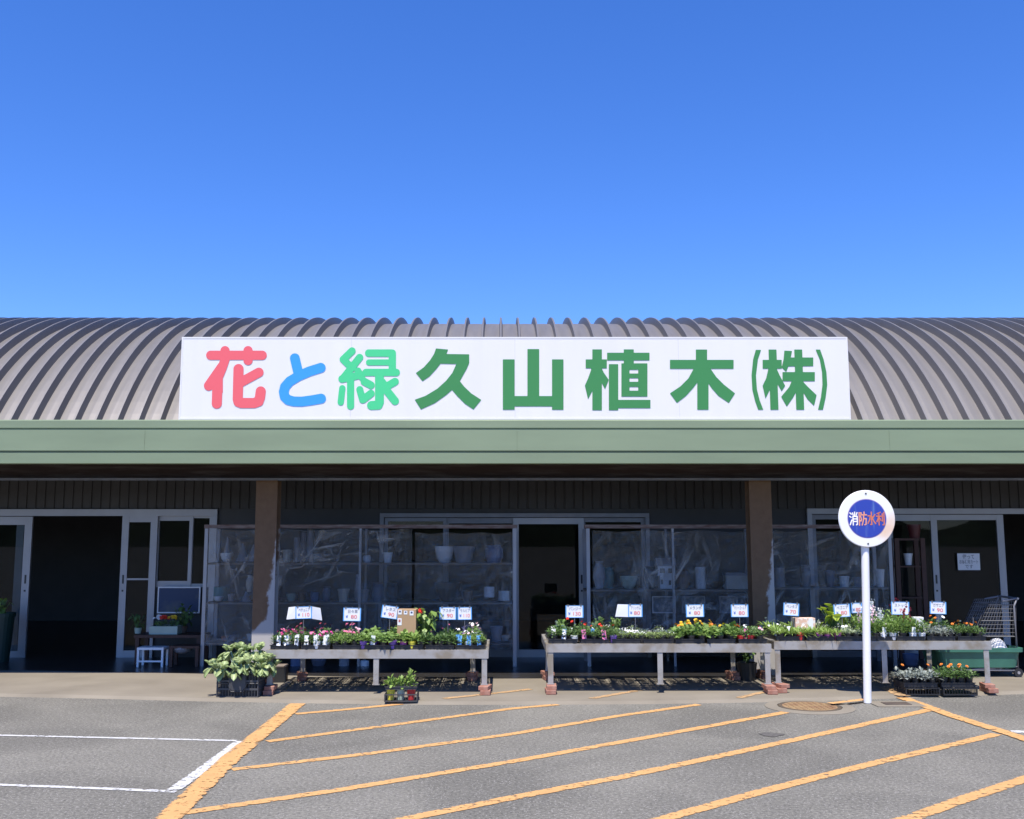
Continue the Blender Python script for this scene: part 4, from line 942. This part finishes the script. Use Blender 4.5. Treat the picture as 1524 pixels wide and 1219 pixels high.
# ---- taller plants and boxes on the benches
def big_leaf_plant(name, label, cat, loc, n, ln, wd, h, lm, seed, potr=.08, blossoms=None, potc='black', spread=1.0):
    t = thing(name, label, cat, loc); rnd = random.Random(seed)
    if potr:
        m = MB(); m.lathe([(potr*.75,0),(potr,potr*1.5),(potr*.88,potr*1.5),(potr*.85,potr*1.3)], seg=16); m.build('pot', M['pot_'+potc], t)
    z0 = potr*1.35; bm = bmesh.new(); st = MB()
    for k in range(n):
        a_ = rnd.random()*6.283; q = Vector((math.cos(a_), math.sin(a_), 0)); hh = h*rnd.uniform(.15,1); e = q*h*.55*spread*rnd.uniform(.2,1)+Vector((0,0,z0+hh))
        add_leaf(bm, e, q*.9+Vector((0,-.2,rnd.uniform(.8,1.6) if rnd.random() < .5 else rnd.uniform(-1.3,-.5))), Vector((0,0,1)), ln*rnd.uniform(.7,1.2), wd*rnd.uniform(.8,1.15), rnd.uniform(.1,.5), 3)
        st.tube([(0,0,z0-.02), e*.5+Vector((0,0,z0*.5)), e], .004, 5)
    o = bpy.data.objects.new('foliage', new_obj('foliage', bm, M[lm])); COL.objects.link(o); o.parent = t
    st.build('stem', M['l_dark'], t)
    if blossoms:
        bm = bmesh.new()
        for q in blossoms: bloom(bm, Vector(q[:3]), q[3], Vector((0,-1,.3)), 8, True)
        o = bpy.data.objects.new('blossom', new_obj('blossom', bm, M['f_red'])); COL.objects.link(o); o.parent = t
    return t
nL, nM, nR = benches
YL = YB+.55
big_leaf_plant('potted_plant', 'red flowered plant with large yellow green leaves beside the cardboard box', 'potted plant', (ax(634, YL), YL, nL[3]+.01), 44, .085, .06, .27, 'l_bright', 3, .07, ((-.06,-.05,.36,.028),(-.045,-.055,.345,.02)))
big_leaf_plant('potted_plant', 'lime green heart leaved vine on the right bench', 'potted plant', (ax(1240, YL), YL, nR[3]+.01), 22, .105, .095, .25, 'l_lime', 8, .07)
big_leaf_plant('potted_plant', 'red topped leafy plant at the left end of the middle bench', 'potted plant', (ax(836, YL), YL, nM[3]+.01), 22, .06, .045, .11, 'l_mid', 5, .05, ((.06,-.03,.215,.018),))
big_leaf_plant('potted_plant', 'dark leafy plant behind the shaded price card on the middle bench', 'potted plant', (ax(890, YL+.3), YL+.3, nM[3]+.01), 30, .06, .04, .11, 'l_dark', 6, .05, potc='black')
big_leaf_plant('potted_plant', 'green leafy plant right of the shaded price card on the middle bench', 'potted plant', (ax(914, YL+.3), YL+.3, nM[3]+.01), 30, .06, .04, .13, 'l_mid', 9, .05)
cb = at(605, 936, YL-.12); bx = thing('cardboard_box', 'brown cardboard box with paper labels among the leafy seedlings', 'box', (cb.x, YL-.12, nL[3]+.06), R(-3)); hz = az(907, YL-.12)-nL[3]-.06
m = MB(); m.box(-.105,.105,-.0,.14,0,hz); m.build('body', M['cardboard'], bx, bevel=.003)
for x_, z_, w_, h_ in ((-.075,hz-.03,.038,.05), (-.012,hz-.035,.038,.04), (.055,hz-.04,.042,.05), (-.078,hz-.135,.045,.075)):
    m = MB(); m.box(x_-w_/2,x_+w_/2,-.0025,-.0005,z_-h_/2,z_+h_/2); q = m.build('paper_label', M['card'], bx)
    m = MB(); m.box(x_-w_*.26,x_+w_*.26,-.0045,-.0027,z_-h_*.05,z_+h_*.34); m.build('photo', mat('small_print', (.05,.07,.16) if z_ > hz-.1 else (.45,.15,.12), .6), q)
cb = at(1199, 935, YL); bx = thing('carton', 'pale printed carton lying among the narrow leaved tufts', 'box', (cb.x, YL, nR[3]+.05))
m = MB(); m.box(-.112,.112,0,.12,0,.16); m.build('body', mat('printed_carton', (.72,.46,.34), .7, col2=(.80,.72,.66), scale=22, thr=(.5,.56)), bx, bevel=.003)
m = MB(); m.box(.035,.085,-.003,-.0005,.02,.155); m.build('paper_label', M['card'], bx)
cb = at(1368, 930, YL); bx = thing('carton', 'small white carton behind the tall bushy plants', 'box', (cb.x, YL, nR[3]+.05))
m = MB(); m.box(-.055,.055,0,.09,0,.17); m.build('body', M['pot_white'], bx, bevel=.003); m = MB(); m.box(-.05,.05,-.003,-.0005,.05,.09); m.build('paper_label', M['card'], bx)

# ---- price cards on wires
def price(label, p0, p1, y0, y1, head, val, ben, Y, tilt=0, wings=(), blank=False, rz=0):
    c = at((p0+p1)/2, (y0+y1)/2, Y); hw = (p1-p0)/2/F*Y; hh = (y1-y0)/2/F*Y
    t = thing('price_card', label, 'price card', (c.x, Y, c.z), rz); zb_ = ben[3]-c.z
    m = MB(); m.tube([(0,.006,zb_+.004), (0,.006,hh+.012)], .0035, 6); m.build('wire', M['alu_dim'], t)
    Mx = Matrix.Rotation(tilt, 4, 'Y')
    m = MB(); m.box(-hw,hw,-.0015,.0015,-hh,hh,Mx); m.build('card', M['card'], t)
    if not blank:
        e = .011; m = MB()
        m.box(-hw,-hw+e,-.0032,-.0017,-hh,hh,Mx).box(hw-e,hw,-.0032,-.0017,-hh,hh,Mx).box(-hw+e,hw-e,-.0032,-.0017,hh-.005,hh,Mx).box(-hw+e,hw-e,-.0032,-.0017,-hh,-hh+.005,Mx); m.build('border', M['card_blue'], t)
        if head: text(head, .042, M['ink_black'], t, Mx @ Vector((.006,-.0036,hh*.42)), 'lettering', .0004, min(hw*1.35, .036*len(head)), 0, tilt)
        text('¥', .042, M['ink_blue'], t, Mx @ Vector((-hw*.58,-.0036,-hh*.36)), 'lettering', .0006, None, 0, tilt); text(val, .056, M['ink_red'], t, Mx @ Vector((hw*.22,-.0036,-hh*.38)), 'numerals', .0004, min(hw*.85, .034*len(val)), 0, tilt)
    for x_ in (-hw*.72, hw*.72):
        m = MB(); m.box(x_-.007,x_+.007,-.007,.007,hh-.012,hh+.012,Mx); m.build('clip', M['steelgrey'], t)
    for sx, w_, dy, drop in wings:
        m = MB(); xx0 = hw*sx*1.01; q = m.poly([(xx0,.0,hh), (xx0+sx*w_,dy,hh-drop), (xx0+sx*w_*1.25,dy*1.1,-hh-drop*1.2), (xx0,.0,-hh)])
        m.build('side_flap', M['card'], t)
price('price card folded out between two blank grey flaps, left end', 440, 464, 903, 920.5, 'ペチュニア', '110', nL, YL, R(-2), ((-1,.09,.06,.012),(1,.085,.05,.02)))
price('price card above the rounded pink flower heads', 511, 537, 905, 924, '日々草', '80', nL, YL, R(1))
price('tilted price card left of the cardboard box', 568, 592, 902, 920, 'レタス', '90', nL, YL, R(8))
price('price card left of the wire on the left bench', 654.5, 679, 904, 922, 'アスター', '90', nL, YL+.05, R(0))
price('half shaded price card at the right end of the left bench', 681, 702, 904, 922, 'サルビア', '110', nL, YL+.07, R(-1))
price('price card at the left end of the middle bench', 842, 868, 901.5, 919, 'パンジー', '130', nM, YL, R(0))
price('half shaded double price card above the tiny white flowers', 935, 956, 900, 918, 'アリッサム', '80', nM, YL+.1, R(0), ((-1,.115,.02,-.002),))
price('price card above the yellow flowers nearest the white flowers', 1021, 1047.5, 900, 918, 'メランポ', '80', nM, YL, R(-1))
price('price card by the right column above orange flowers', 1088, 1113.5, 900, 918, 'マリーゴールド', '80', nM, YL, R(0))
price('slanted price card above the narrow leaved tufts', 1166, 1189, 898, 916, 'ペンタス', '70', nR, YL, R(4))
price('price card in front of the lime green leaves', 1241, 1265, 899.5, 918, 'ベゴニア', '80', nR, YL-.1, R(-3))
price('small dim price card just left of the white pole', 1267, 1283, 897.5, 912, '', '80', nR, YL+.1, R(-2))
price('price card behind the dark flower spikes', 1326.5, 1353, 896, 914.5, 'ストック', '70', nR, YL+.1, R(1))
price('price card at the right end above silver leaves', 1384, 1408, 896, 913.5, 'ガザニア', '90', nR, YL, R(2))

# ================================================================ THINGS ON THE GROUND
# black crate with a pale succulent
def crate(label, c, wd, dp, h, rz=0, mtl='black_plastic', rows_=3, name='plastic_crate', deep_handle=True):
    t = thing(name, label, 'crate', (c.x, c.y, c.z), rz); m = MB(); th = .008
    for z_ in [h*k/rows_ for k in range(rows_+1)]:
        z0_, z1_ = max(0, z_-.010), min(h, z_+.010)
        m.box(-wd/2,wd/2,-dp/2,-dp/2+th,z0_,z1_).box(-wd/2,wd/2,dp/2-th,dp/2,z0_,z1_).box(-wd/2,-wd/2+th,-dp/2+th,dp/2-th,z0_,z1_).box(wd/2-th,wd/2,-dp/2+th,dp/2-th,z0_,z1_)
    n = max(6, int(wd/.03))
    for k in range(n+1):
        x_ = -wd/2+.004+(wd-.008)*k/n; ww = .012 if k in (0, n) else .004
        m.box(x_-ww/2,x_+ww/2,-dp/2+.001,-dp/2+th-.001,.002,h-.002).box(x_-ww/2,x_+ww/2,dp/2-th+.001,dp/2-.001,.002,h-.002)
    n = max(5, int(dp/.03))
    for k in range(1, n):
        y_ = -dp/2+dp*k/n; m.box(-wd/2+.001,-wd/2+th-.001,y_-.003,y_+.003,.002,h-.002).box(wd/2-th+.001,wd/2-.001,y_-.003,y_+.003,.002,h-.002)
    m.box(-wd/2+th,wd/2-th,-dp/2+th,dp/2-th,.004,.009)
    m.build('body', M[mtl], t)
    if deep_handle:
        q = MB(); q.box(-wd/2+.03,wd/2-.03,-dp/2+.03,dp/2-.03,.0095,h*.9); q.build('liner', M['black_plastic'], t)
        q = MB(); pts = [(-wd*.2,h*.92),(wd*.2,h*.92),(wd*.2,h*.45),(wd*.13,h*.28),(-wd*.13,h*.28),(-wd*.2,h*.45)]
        fa = [q.bm.verts.new((x_,-dp/2-.007,z_)) for x_, z_ in pts]; fb2 = [q.bm.verts.new((x_,-dp/2-.001,z_)) for x_, z_ in pts]; q.bm.faces.new(fa); q.bm.faces.new(fb2[::-1])
        for i in range(6): q.bm.faces.new((fa[i], fa[(i+1)%6], fb2[(i+1)%6], fb2[i]))
        q.build('name_plate', M['grey_plastic'], t)
        q = MB(); q.tube([(-wd*.5,-dp/2-.006,h*.58),(-wd*.23,-dp/2-.006,h*.58),(-wd*.15,-dp/2-.006,h*.24),(wd*.15,-dp/2-.006,h*.24),(wd*.23,-dp/2-.006,h*.58),(wd*.5,-dp/2-.006,h*.58)], .006, 6); q.build('ridge', M['grey_plastic'], t)
    return t
cc = gp(354, 1038, AZ); cc.y += .17
crate('black lattice crate holding the pale succulent at the left', cc, .435, .34, .245, R(-3), 'grey_plastic')
def succulent(loc):
    t = thing('succulent_plant', 'large pale green succulent spilling over the black crate', 'plant', loc); rnd = random.Random(21); bm = bmesh.new(); st = MB()
    for k in range(34):
        a_ = rnd.random()*6.283; rr = .30*math.sqrt(rnd.random()); c = Vector((rr*1.2*math.cos(a_), rr*.75*math.sin(a_), 0)); c.z = .15+.17*(1-(rr/.30)**2)*rnd.uniform(.5,1.1)+rnd.uniform(-.04,.03)
        if rr > .22: c.z -= .05
        st.tube([(c.x*.4,c.y*.4,.02), (c.x*.8,c.y*.8,c.z*.7), tuple(c)], .006, 5)
        for j in range(8):                           # a rosette of broad thick leaves
            b_ = 2*math.pi*j/8+rnd.random(); q = Vector((math.cos(b_), math.sin(b_), rnd.uniform(.9,2.2) if rnd.random() < .55 else rnd.uniform(-1.3,-.5))); q += Vector((c.x*.8, c.y*.8-.15, 0))
            thick_leaf(bm, c+q.normalized()*.012, q, rnd.uniform(.07,.11), rnd.uniform(.058,.08))
    o = bpy.data.objects.new('foliage', new_obj('foliage', bm, M['l_pale'])); COL.objects.link(o); o.parent = t
    for p_ in o.data.polygons: p_.use_smooth = True
    st.build('stem', M['pot_palegreen'], t); return t
def thick_leaf(bm, base, d, ln, wd):
    d = d.normalized(); U = Vector((0,0,1)); side = d.cross(U)
    if side.length < 1e-3: side = Vector((1,0,0))
    side.normalize(); nn = side.cross(d).normalized(); prof = ((0,.22),(.3,.7),(.6,1.0),(.85,.8),(1.0,.25)); top_, bot_ = [], []
    for t, wv in prof:
        c = base+d*ln*t-U*.22*ln*t*t
        l_, r_ = bm.verts.new(c-side*wd*.5*wv+nn*.010*wv), bm.verts.new(c+side*wd*.5*wv+nn*.010*wv); m_ = bm.verts.new(c-nn*.004); b_ = bm.verts.new(c-nn*.012)
        top_.append((l_, m_, r_, b_))
    for a_, b_ in zip(top_[:-1], top_[1:]):
        for i, j in ((0,1),(1,2),(2,3),(3,0)): bm.faces.new((a_[i], a_[j], b_[j], b_[i]))
    bm.faces.new(top_[-1])
succulent((cc.x, cc.y, AZ+.185))
# clay pot, dark box, plank beside it
pc = gp(399, 1031, AZ); m = MB(); m.lathe([(.05,0),(.07,.12),(.075,.12),(.075,.15),(.065,.15),(.06,.12)], seg=18); o = m.build('flower_pot', M['pot_terracotta']); o.location = (pc.x-.02, pc.y+.02, AZ); tag(o, 'terracotta pot beside the black crate of succulents', 'pot')
bx = gp(410, 1018, AZ); t = thing('wooden_box', 'small dark wooden box on the ground beside the succulent', 'box', (bx.x, bx.y+.2, AZ), R(6))
m = MB(); m.box(-.085,.085,-.1,.1,0,.17); m.build('body', M['pot_black'], t, bevel=.004); m = MB(); m.box(-.09,.09,-.105,.105,.172,.185); m.build('lid', M['wood'], t)
pa, pb = gp(412, 1031, AZ), gp(432, 1016, AZ); m = MB(); d = (pb-pa); L_ = d.length; m.box(0, L_, -.035, .035, 0, .022, Matrix.Translation(pa+Vector((0,0,.001))) @ Matrix.Rotation(math.atan2(d.y, d.x), 4, 'Z')); tag(m.build('plank', M['concrete']), 'short pale plank lying beside the rear leg of the left bench', 'plank')
# small crate of three potted seedlings in front of the left bench
c3 = gp(596, 1045, AZ); c3.y += .13
crate('flat dark crate holding yellow and red pots before the left bench', c3, .33, .24, .075, R(1), 'grey_plastic', 1, deep_handle=False)
m = tray_mesh(.31, .22, .03); o = m.build('nursery_tray', M['grey_plastic']); o.location = (c3.x, c3.y, AZ+.118); tag(o, 'dark pot carrier plate above the flat crate before the left bench', 'tray')
for k, (dx, potc, lab) in enumerate(((-.105,'yellow','yellow pot with green leaves at left of the flat crate'), (-.005,'palegreen','pale pot with green leaves in the middle of the flat crate'), (.10,'red','red pot with taller green leaves in the flat crate'))):
    t = thing('potted_plant', lab, 'potted plant', (c3.x+dx, c3.y-.05, AZ+.012))
    m = MB(); m.lathe([(.033,0),(.044,.105),(.05,.107),(.05,.128),(.045,.128),(.042,.11)], seg=16); m.build('pot', M['pot_'+potc], t)
    for q in range(3 if k == 2 else 2):
        o = bpy.data.objects.new('foliage', plant_parts('leafygreen', (k+q) % 4)[0]); COL.objects.link(o); o.parent = t; o.location = (0, .0, .11+q*(.05 if k == 2 else .02)); o.rotation_euler = (0, 0, q*1.3+k); o.scale = (.95-.2*q,)*2+(1.0,)
# two crates of silver and orange plants at the right
for px_, sp, lab, lab2 in ((1374, 'dustymiller', 'black crate of silver leaved plants before the right bench', 'silver leaved plant in the crate before the right bench'), (1430, 'gazania', 'black crate of orange flowers before the right bench leg', 'orange flowered plant in the crate before the right bench leg')):
    c = gp(px_, 1035, AZ); c.y += .16; crate(lab, c, .36, .30, .075, R(2), 'black_plastic', 1, deep_handle=False)
    o = tray_mesh(.35, .29, .045).build('nursery_tray', M['black_plastic']); o.location = (c.x-.01, c.y+.01, AZ+.08); tag(o, 'seed tray stacked on the crate of ' + ('silver plants' if sp == 'dustymiller' else 'orange flowers'), 'tray')
    for i in range(4):
        for j in range(2):
            potted(sp, c.x-.135+.088*i, c.y-.08+.16*j, AZ+.10, 'black', lab2, ('silver' if sp == 'dustymiller' else 'orange') + ' plants in crates before the right bench', 1.15)

# ---- garden cart at the right
YG = 12.42
g0 = at(1447, 1000, YG); ct = thing('garden_cart', 'grey wire shopping cart with a long green plastic tub', 'cart', (g0.x-.06, YG, AZ))
def cx_(p): return ax(p, YG)-g0.x
def cz_(y): return az(y, YG)-AZ
tz1, tz0 = cz_(961), cz_(992); xl_, xr_ = cx_(1384), cx_(1509); dpt = .27
bm = bmesh.new(); ringsO = []
def rring(xa, xb_, hd, z, rr=.07):
    pts = []
    for cxx, cyy, a0 in ((xb_-rr, hd-rr, 0), (xa+rr, hd-rr, 90), (xa+rr, -hd+rr, 180), (xb_-rr, -hd+rr, 270)):
        for k in range(5): an = R(a0+k*22.5); pts.append((cxx+rr*math.cos(an), cyy+rr*math.sin(an), z))
    return [bm.verts.new(p_) for p_ in pts]
seq = [(xl_+.10, xr_-.10, dpt-.07, tz0), (xl_+.05, xr_-.05, dpt-.03, tz0+.02), (xl_+.015, xr_-.02, dpt-.005, tz1-.05), (xl_-.012, xr_+.012, dpt+.02, tz1-.045), (xl_-.015, xr_+.015, dpt+.022, tz1), (xl_+.03, xr_-.03, dpt-.02, tz1), (xl_+.07, xr_-.07, dpt-.06, tz0+.035)]
rg = [rring(*q) for q in seq]
for a_, b_ in zip(rg[:-1], rg[1:]):
    for k in range(20): bm.faces.new((a_[k], a_[(k+1)%20], b_[(k+1)%20], b_[k]))
bm.faces.new(rg[0][::-1]); bm.faces.new(rg[-1])
bmesh.ops.recalc_face_normals(bm, faces=bm.faces[:])
o = bpy.data.objects.new('tub', new_obj('tub', bm, mat('green_tub', (.05,.17,.12), .45, var=.12, scale=5))); COL.objects.link(o); o.parent = ct
fr = MB(); xb0, xb1 = cx_(1443), cx_(1500); zt0, zt1 = cz_(945), cz_(893)
for yy in (-.22, .22):
    fr.tube([(cx_(1503), yy, .07), (cx_(1503), yy, cz_(900)), (cx_(1508), yy, cz_(889))], .011, 8)
    fr.tube([(xl_+.12, yy, .07), (xl_+.18, yy, tz0-.01), (cx_(1503), yy, tz0-.02)], .010, 8)
    fr.tube([(xl_+.12, yy, .075), (cx_(1503), yy, .12)], .008, 8)
fr.tube([(cx_(1503), -.22, tz0-.02), (cx_(1503), .22, tz0-.02)], .009, 8); fr.tube([(xl_+.18, -.22, tz0-.012), (xl_+.18, .22, tz0-.012)], .009, 8)
fr.build('frame', M['alu_dim'], ct, smooth=True)
hn = MB(); hn.tube([(cx_(1508), -.24, cz_(889)), (cx_(1508), .24, cz_(889))], .014, 10); hn.tube([(cx_(1486), -.22, cz_(893)), (cx_(1508), -.22, cz_(889))], .010, 8); hn.tube([(cx_(1486), .22, cz_(893)), (cx_(1508), .22, cz_(889))], .010, 8); hn.build('handle', M['alu_dim'], ct)
bk = MB()
def basket_x(v): return cx_(1443)+(1-v)*0+v*(cx_(1470)-cx_(1443)), cx_(1507)-(1-v)*.02
lv = 9
for yy in (-.20, .20):
    for k in range(lv+1):
        v = k/lv; xa, xb_ = basket_x(v); z_ = zt0+(zt1-zt0)*v; bk.tube([(xa, yy, z_), (xb_, yy, z_)], .003 if k % 4 else .006, 5)
    for k in range(13):
        u = k/12; p0_ = basket_x(0); p1_ = basket_x(1); bk.tube([(p0_[0]+(p0_[1]-p0_[0])*u, yy, zt0), (p1_[0]+(p1_[1]-p1_[0])*u, yy, zt1)], .003, 5)
for k in range(0, lv+1, 2):
    v = k/lv; xa, xb_ = basket_x(v); z_ = zt0+(zt1-zt0)*v; bk.tube([(xa, -.20, z_), (xa, .20, z_)], .0035, 5)
for k in range(9):
    y_ = -.2+.05*k; bk.tube([(basket_x(0)[0], y_, zt0), (basket_x(1)[0], y_, zt1)], .003, 5); bk.tube([(basket_x(0)[0], y_, zt0), (basket_x(0)[1], y_, zt0)], .003, 5)
bk.tube([(cx_(1443), -.2, zt0), (cx_(1443), -.2, cz_(917))], .007, 6)
bk.build('basket', mat('basket_wire', (.15,.15,.155), .5, .4), ct)
for xx in (xl_+.12, cx_(1503)):
    for yy in (-.22, .22):
        m = MB(); m.tube([(xx, yy-.014, .052), (xx, yy+.014, .052)], .052, 18); wh = m.build('wheel', M['black_plastic'], ct); m = MB(); m.tube([(xx, yy-.018, .052), (xx, yy+.018, .052)], .018, 10); m.build('hub', M['alu'], wh)
# what lies in the tub: a white sack and a red pot
c = at(1482, 962, YG); m = MB()
m.lathe([(.13,0),(.135,.05),(.12,.10),(.085,.14),(.04,.16),(.01,.163)], seg=20, sx=1.0, sy=.9); o = m.build('white_sack', M['pot_white'], smooth=True); o.location = (c.x, YG-.02, AZ+tz0+.038); o.scale = (1,1,1.85); tag(o, 'rounded white sack lying in the green cart tub', 'sack')
c = at(1442, 962, YG); m = MB(); m.lathe([(.04,0),(.06,.11),(.065,.11),(.065,.14),(.055,.14)], seg=16); o = m.build('flower_pot', M['pot_red']); o.location = (c.x, YG, AZ+tz0+.038); tag(o, 'red pot lying in the green cart tub', 'pot')

# ---- wooden stand with white pot, red hanging pot, notice on the door
Yt = YW-.32
s0 = at(1357, 977, Yt); st = thing('wooden_stand', 'tall narrow brown wooden shelf stand by the right door', 'stand', (s0.x, Yt, AZ)); zt_ = az(801, Yt)-AZ
for x_ in (-.175, .175):
    for yy in (-.11, .11): m = MB(); m.box(x_-.03,x_+.03,yy-.02,yy+.02,0,zt_); m.build('post', M['brownwood'], st)
for y_ in (842, 888, 935): m = MB(); z_ = az(y_, Yt)-AZ; m.box(-.144,.144,-.125,.125,z_-.018,z_); m.build('shelf', M['brownwood'], st)
m = MB(); m.box(-.144,.144,-.112,-.09,zt_-.03,zt_-.003); m.build('rail', M['brownwood'], st)
pot('white pot standing on the brown wooden stand', 1352, 841, 13, 17, 'white', Yt, 'pot')
pot('dark red pot on top of the brown wooden stand', 1361, 801, 20, 20, 'darkred', Yt, 'pot')
nb = at(1441, 836, YW-.03+.045); nt_ = thing('paper_notice', 'white paper notice taped inside the right-hand glass door', 'notice', (nb.x, YW+.0, nb.z))
m = MB(); m.box(-.155,.155,-.002,.002,-.115,.115); m.build('sheet', M['card'], nt_)
for tx, z_, s_ in (('使って', .065, .07), ('お客様用カート', -.005, .06), ('です', -.07, .06)): text(tx, s_, M['ink_black'], nt_, (0,-.0032,z_), 'lettering', .0008, min(.26, .055*len(tx)))

# ---- corner at the left: low table, box of flowers, poster, stool
Yl = YW-.55
tb = at(262, 942, Yl); t = thing('low_table', 'dark low wooden table by the left window', 'table', (tb.x, Yl, AZ)); zt_ = az(943, Yl)-AZ
m = MB(); m.box(-.48,.40,-.22,.22,zt_-.035,zt_); m.build('table_top', M['brownwood'], t)
for x_ in (-.44,.36):
    for yy in (-.18,.18): m = MB(); m.box(x_-.025,x_+.025,yy-.025,yy+.025,0,zt_-.036); m.build('leg', M['brownwood'], t)
bx = thing('foam_box', 'pale foam box of flower pots on the dark low table', 'box', (ax(250, Yl), Yl-.03, AZ+zt_+.002)); m = MB(); m.box(-.185,.185,-.12,-.11,0,.105).box(-.185,.185,.11,.12,0,.105).box(-.185,-.175,-.11,.11,0,.105).box(.175,.185,-.11,.11,0,.105).box(-.175,.175,-.11,.11,.001,.015); m.build('body', M['pot_palegreen'], bx)
for k, (dx, sp, fcol, lab) in enumerate(((-.12,'verbena','white','white flowered plant in the pale foam box'), (-.03,'pansy','red','red flowered plant in the pale foam box'), (.09,'gazania','yellow','yellow flowered plant in the pale foam box'))):
    t2 = thing('potted_plant', lab, 'potted plant', (bx.location.x+dx, Yl-.03, AZ+zt_+.02)); o = bpy.data.objects.new('pot', pot_mesh('black')); COL.objects.link(o); o.parent = t2
    o = bpy.data.objects.new('foliage', plant_parts(sp, 0)[0]); COL.objects.link(o); o.parent = t2; o.location.z = .07
    o = bpy.data.objects.new('blossom', new_obj('blossom', flower_mesh(9, .026, .12, .055, k+40, True), M['f_'+fcol])); COL.objects.link(o); o.parent = t2; o.location.z = .075
big_leaf_plant('potted_plant', 'dark leafy plant in a pale pot on the left of the low table', 'potted plant', (ax(207, Yl), Yl, AZ+zt_+.002), 26, .07, .04, .18, 'l_dark', 31, .05, potc='palegreen')
big_leaf_plant('potted_plant', 'dark foliage plant standing in front of the blue poster', 'potted plant', (ax(274, Yl+.1), Yl+.1, AZ+zt_+.002), 40, .08, .05, .27, 'l_dark', 32, .06, potc='brown')
po = at(266, 893, YW-.1); t = thing('poster_board', 'white edged blue poster board propped under the left window', 'poster', (po.x, YW-.1, po.z)); hw, hh = 31/F*YW, .18
m = MB(); m.box(-hw,hw,0,.012,-hh,hh); m.build('board', M['pot_white'], t); m = MB(); m.box(-hw+.018,hw-.018,-.003,-.0005,-hh+.018,hh-.018); m.build('print', mat('blue_print', (.010,.035,.10), .5, col2=(.07,.085,.11), scale=3.2, thr=(.5,.66)), t)
sp_ = gp(222, 993, AZ); t = thing('step_stool', 'small white metal stool on the floor by the left door', 'stool', (sp_.x, sp_.y+.12, AZ)); hw = .17; zt_ = az(964, sp_.y)-AZ
m = MB(); m.box(-hw,hw,-.11,.11,zt_-.03,zt_); m.build('seat', M['white_paint'], t)
for x_ in (-hw+.015, hw-.015):
    for yy in (-.095,.095): m = MB(); m.box(x_-.013,x_+.013,yy-.013,yy+.013,0,zt_-.031); m.build('leg', M['white_paint'], t)
m = MB(); m.box(-hw+.029,hw-.029,-.103,-.087,.06,.08); m.build('stretcher', M['white_paint'], t)
sp_ = gp(272, 993, AZ); t = thing('step_stool', 'dark wooden low stool right of the white stool', 'stool', (sp_.x, sp_.y+.14, AZ)); hw = .19
m = MB(); m.box(-hw,hw,-.12,.12,.23,.26); m.build('seat', M['brownwood'], t)
for x_ in (-hw+.025, hw-.025):
    for yy in (-.1,.1): m = MB(); m.box(x_-.02,x_+.02,yy-.02,yy+.02,0,.229); m.build('leg', M['brownwood'], t)
pot('shallow grey dish standing on the dark wooden low stool', 271, 972, 28, 9, 'greyglaze', sp_.y+.14, 'bowl')
# green bin with a plant at the left edge
gb = at(-3, 950, 13.7); t = thing('planter_bin', 'dark green planter bin at the left edge by the door', 'planter', (gb.x, 13.7, AZ)); zt_ = az(912, 13.7)-AZ
m = MB(); m.lathe([(.15,0),(.19,zt_-.05),(.205,zt_-.05),(.205,zt_),(.18,zt_),(.17,zt_-.08)], seg=24); m.build('body', mat('dark_green_bin', (.010,.035,.028), .5), t); m = MB(); m.lathe([(.168,zt_-.09),(.168,zt_-.07)], seg=20); m.build('soil', M['soil'], t)
big_leaf_plant('leafy_plant', 'green leafy plant growing in the dark green bin', 'plant', (gb.x, 13.7, AZ+zt_-.07), 40, .08, .05, .22, 'l_mid', 41, .01)
# climbing plant trailing down behind the middle bench
def trailing(loc, label, seed):
    t = thing('trailing_plant', label, 'plant', loc); rnd = random.Random(seed); bm = bmesh.new(); st = MB()
    m = MB(); m.lathe([(.09,0),(.12,.2),(.105,.2),(.1,.17)], seg=16); m.build('pot', M['pot_black'], t)
    for k in range(7):
        a_ = rnd.random()*6.28; pts = [Vector((0,0,.18))+Vector((math.cos(a_)*.05*j, math.sin(a_)*.05*j*.6, .085*j-.011*j*j)) for j in range(6)]; st.tube(pts, .004, 5)
        for p_ in pts[1:]:
            for _ in range(4): q = Vector((rnd.uniform(-1,1), rnd.uniform(-1,1), rnd.uniform(-.3,.8))); add_leaf(bm, p_, q, Vector((0,0,1)), .06, .035, .3, 3)
    o = bpy.data.objects.new('foliage', new_obj('foliage', bm, M['l_dark'])); COL.objects.link(o); o.parent = t; st.build('stem', M['l_dark'], t)
q = gp(1112, 1012, AZ); trailing((q.x, q.y, AZ), 'dark trailing plant on the ground under the middle bench', 3)
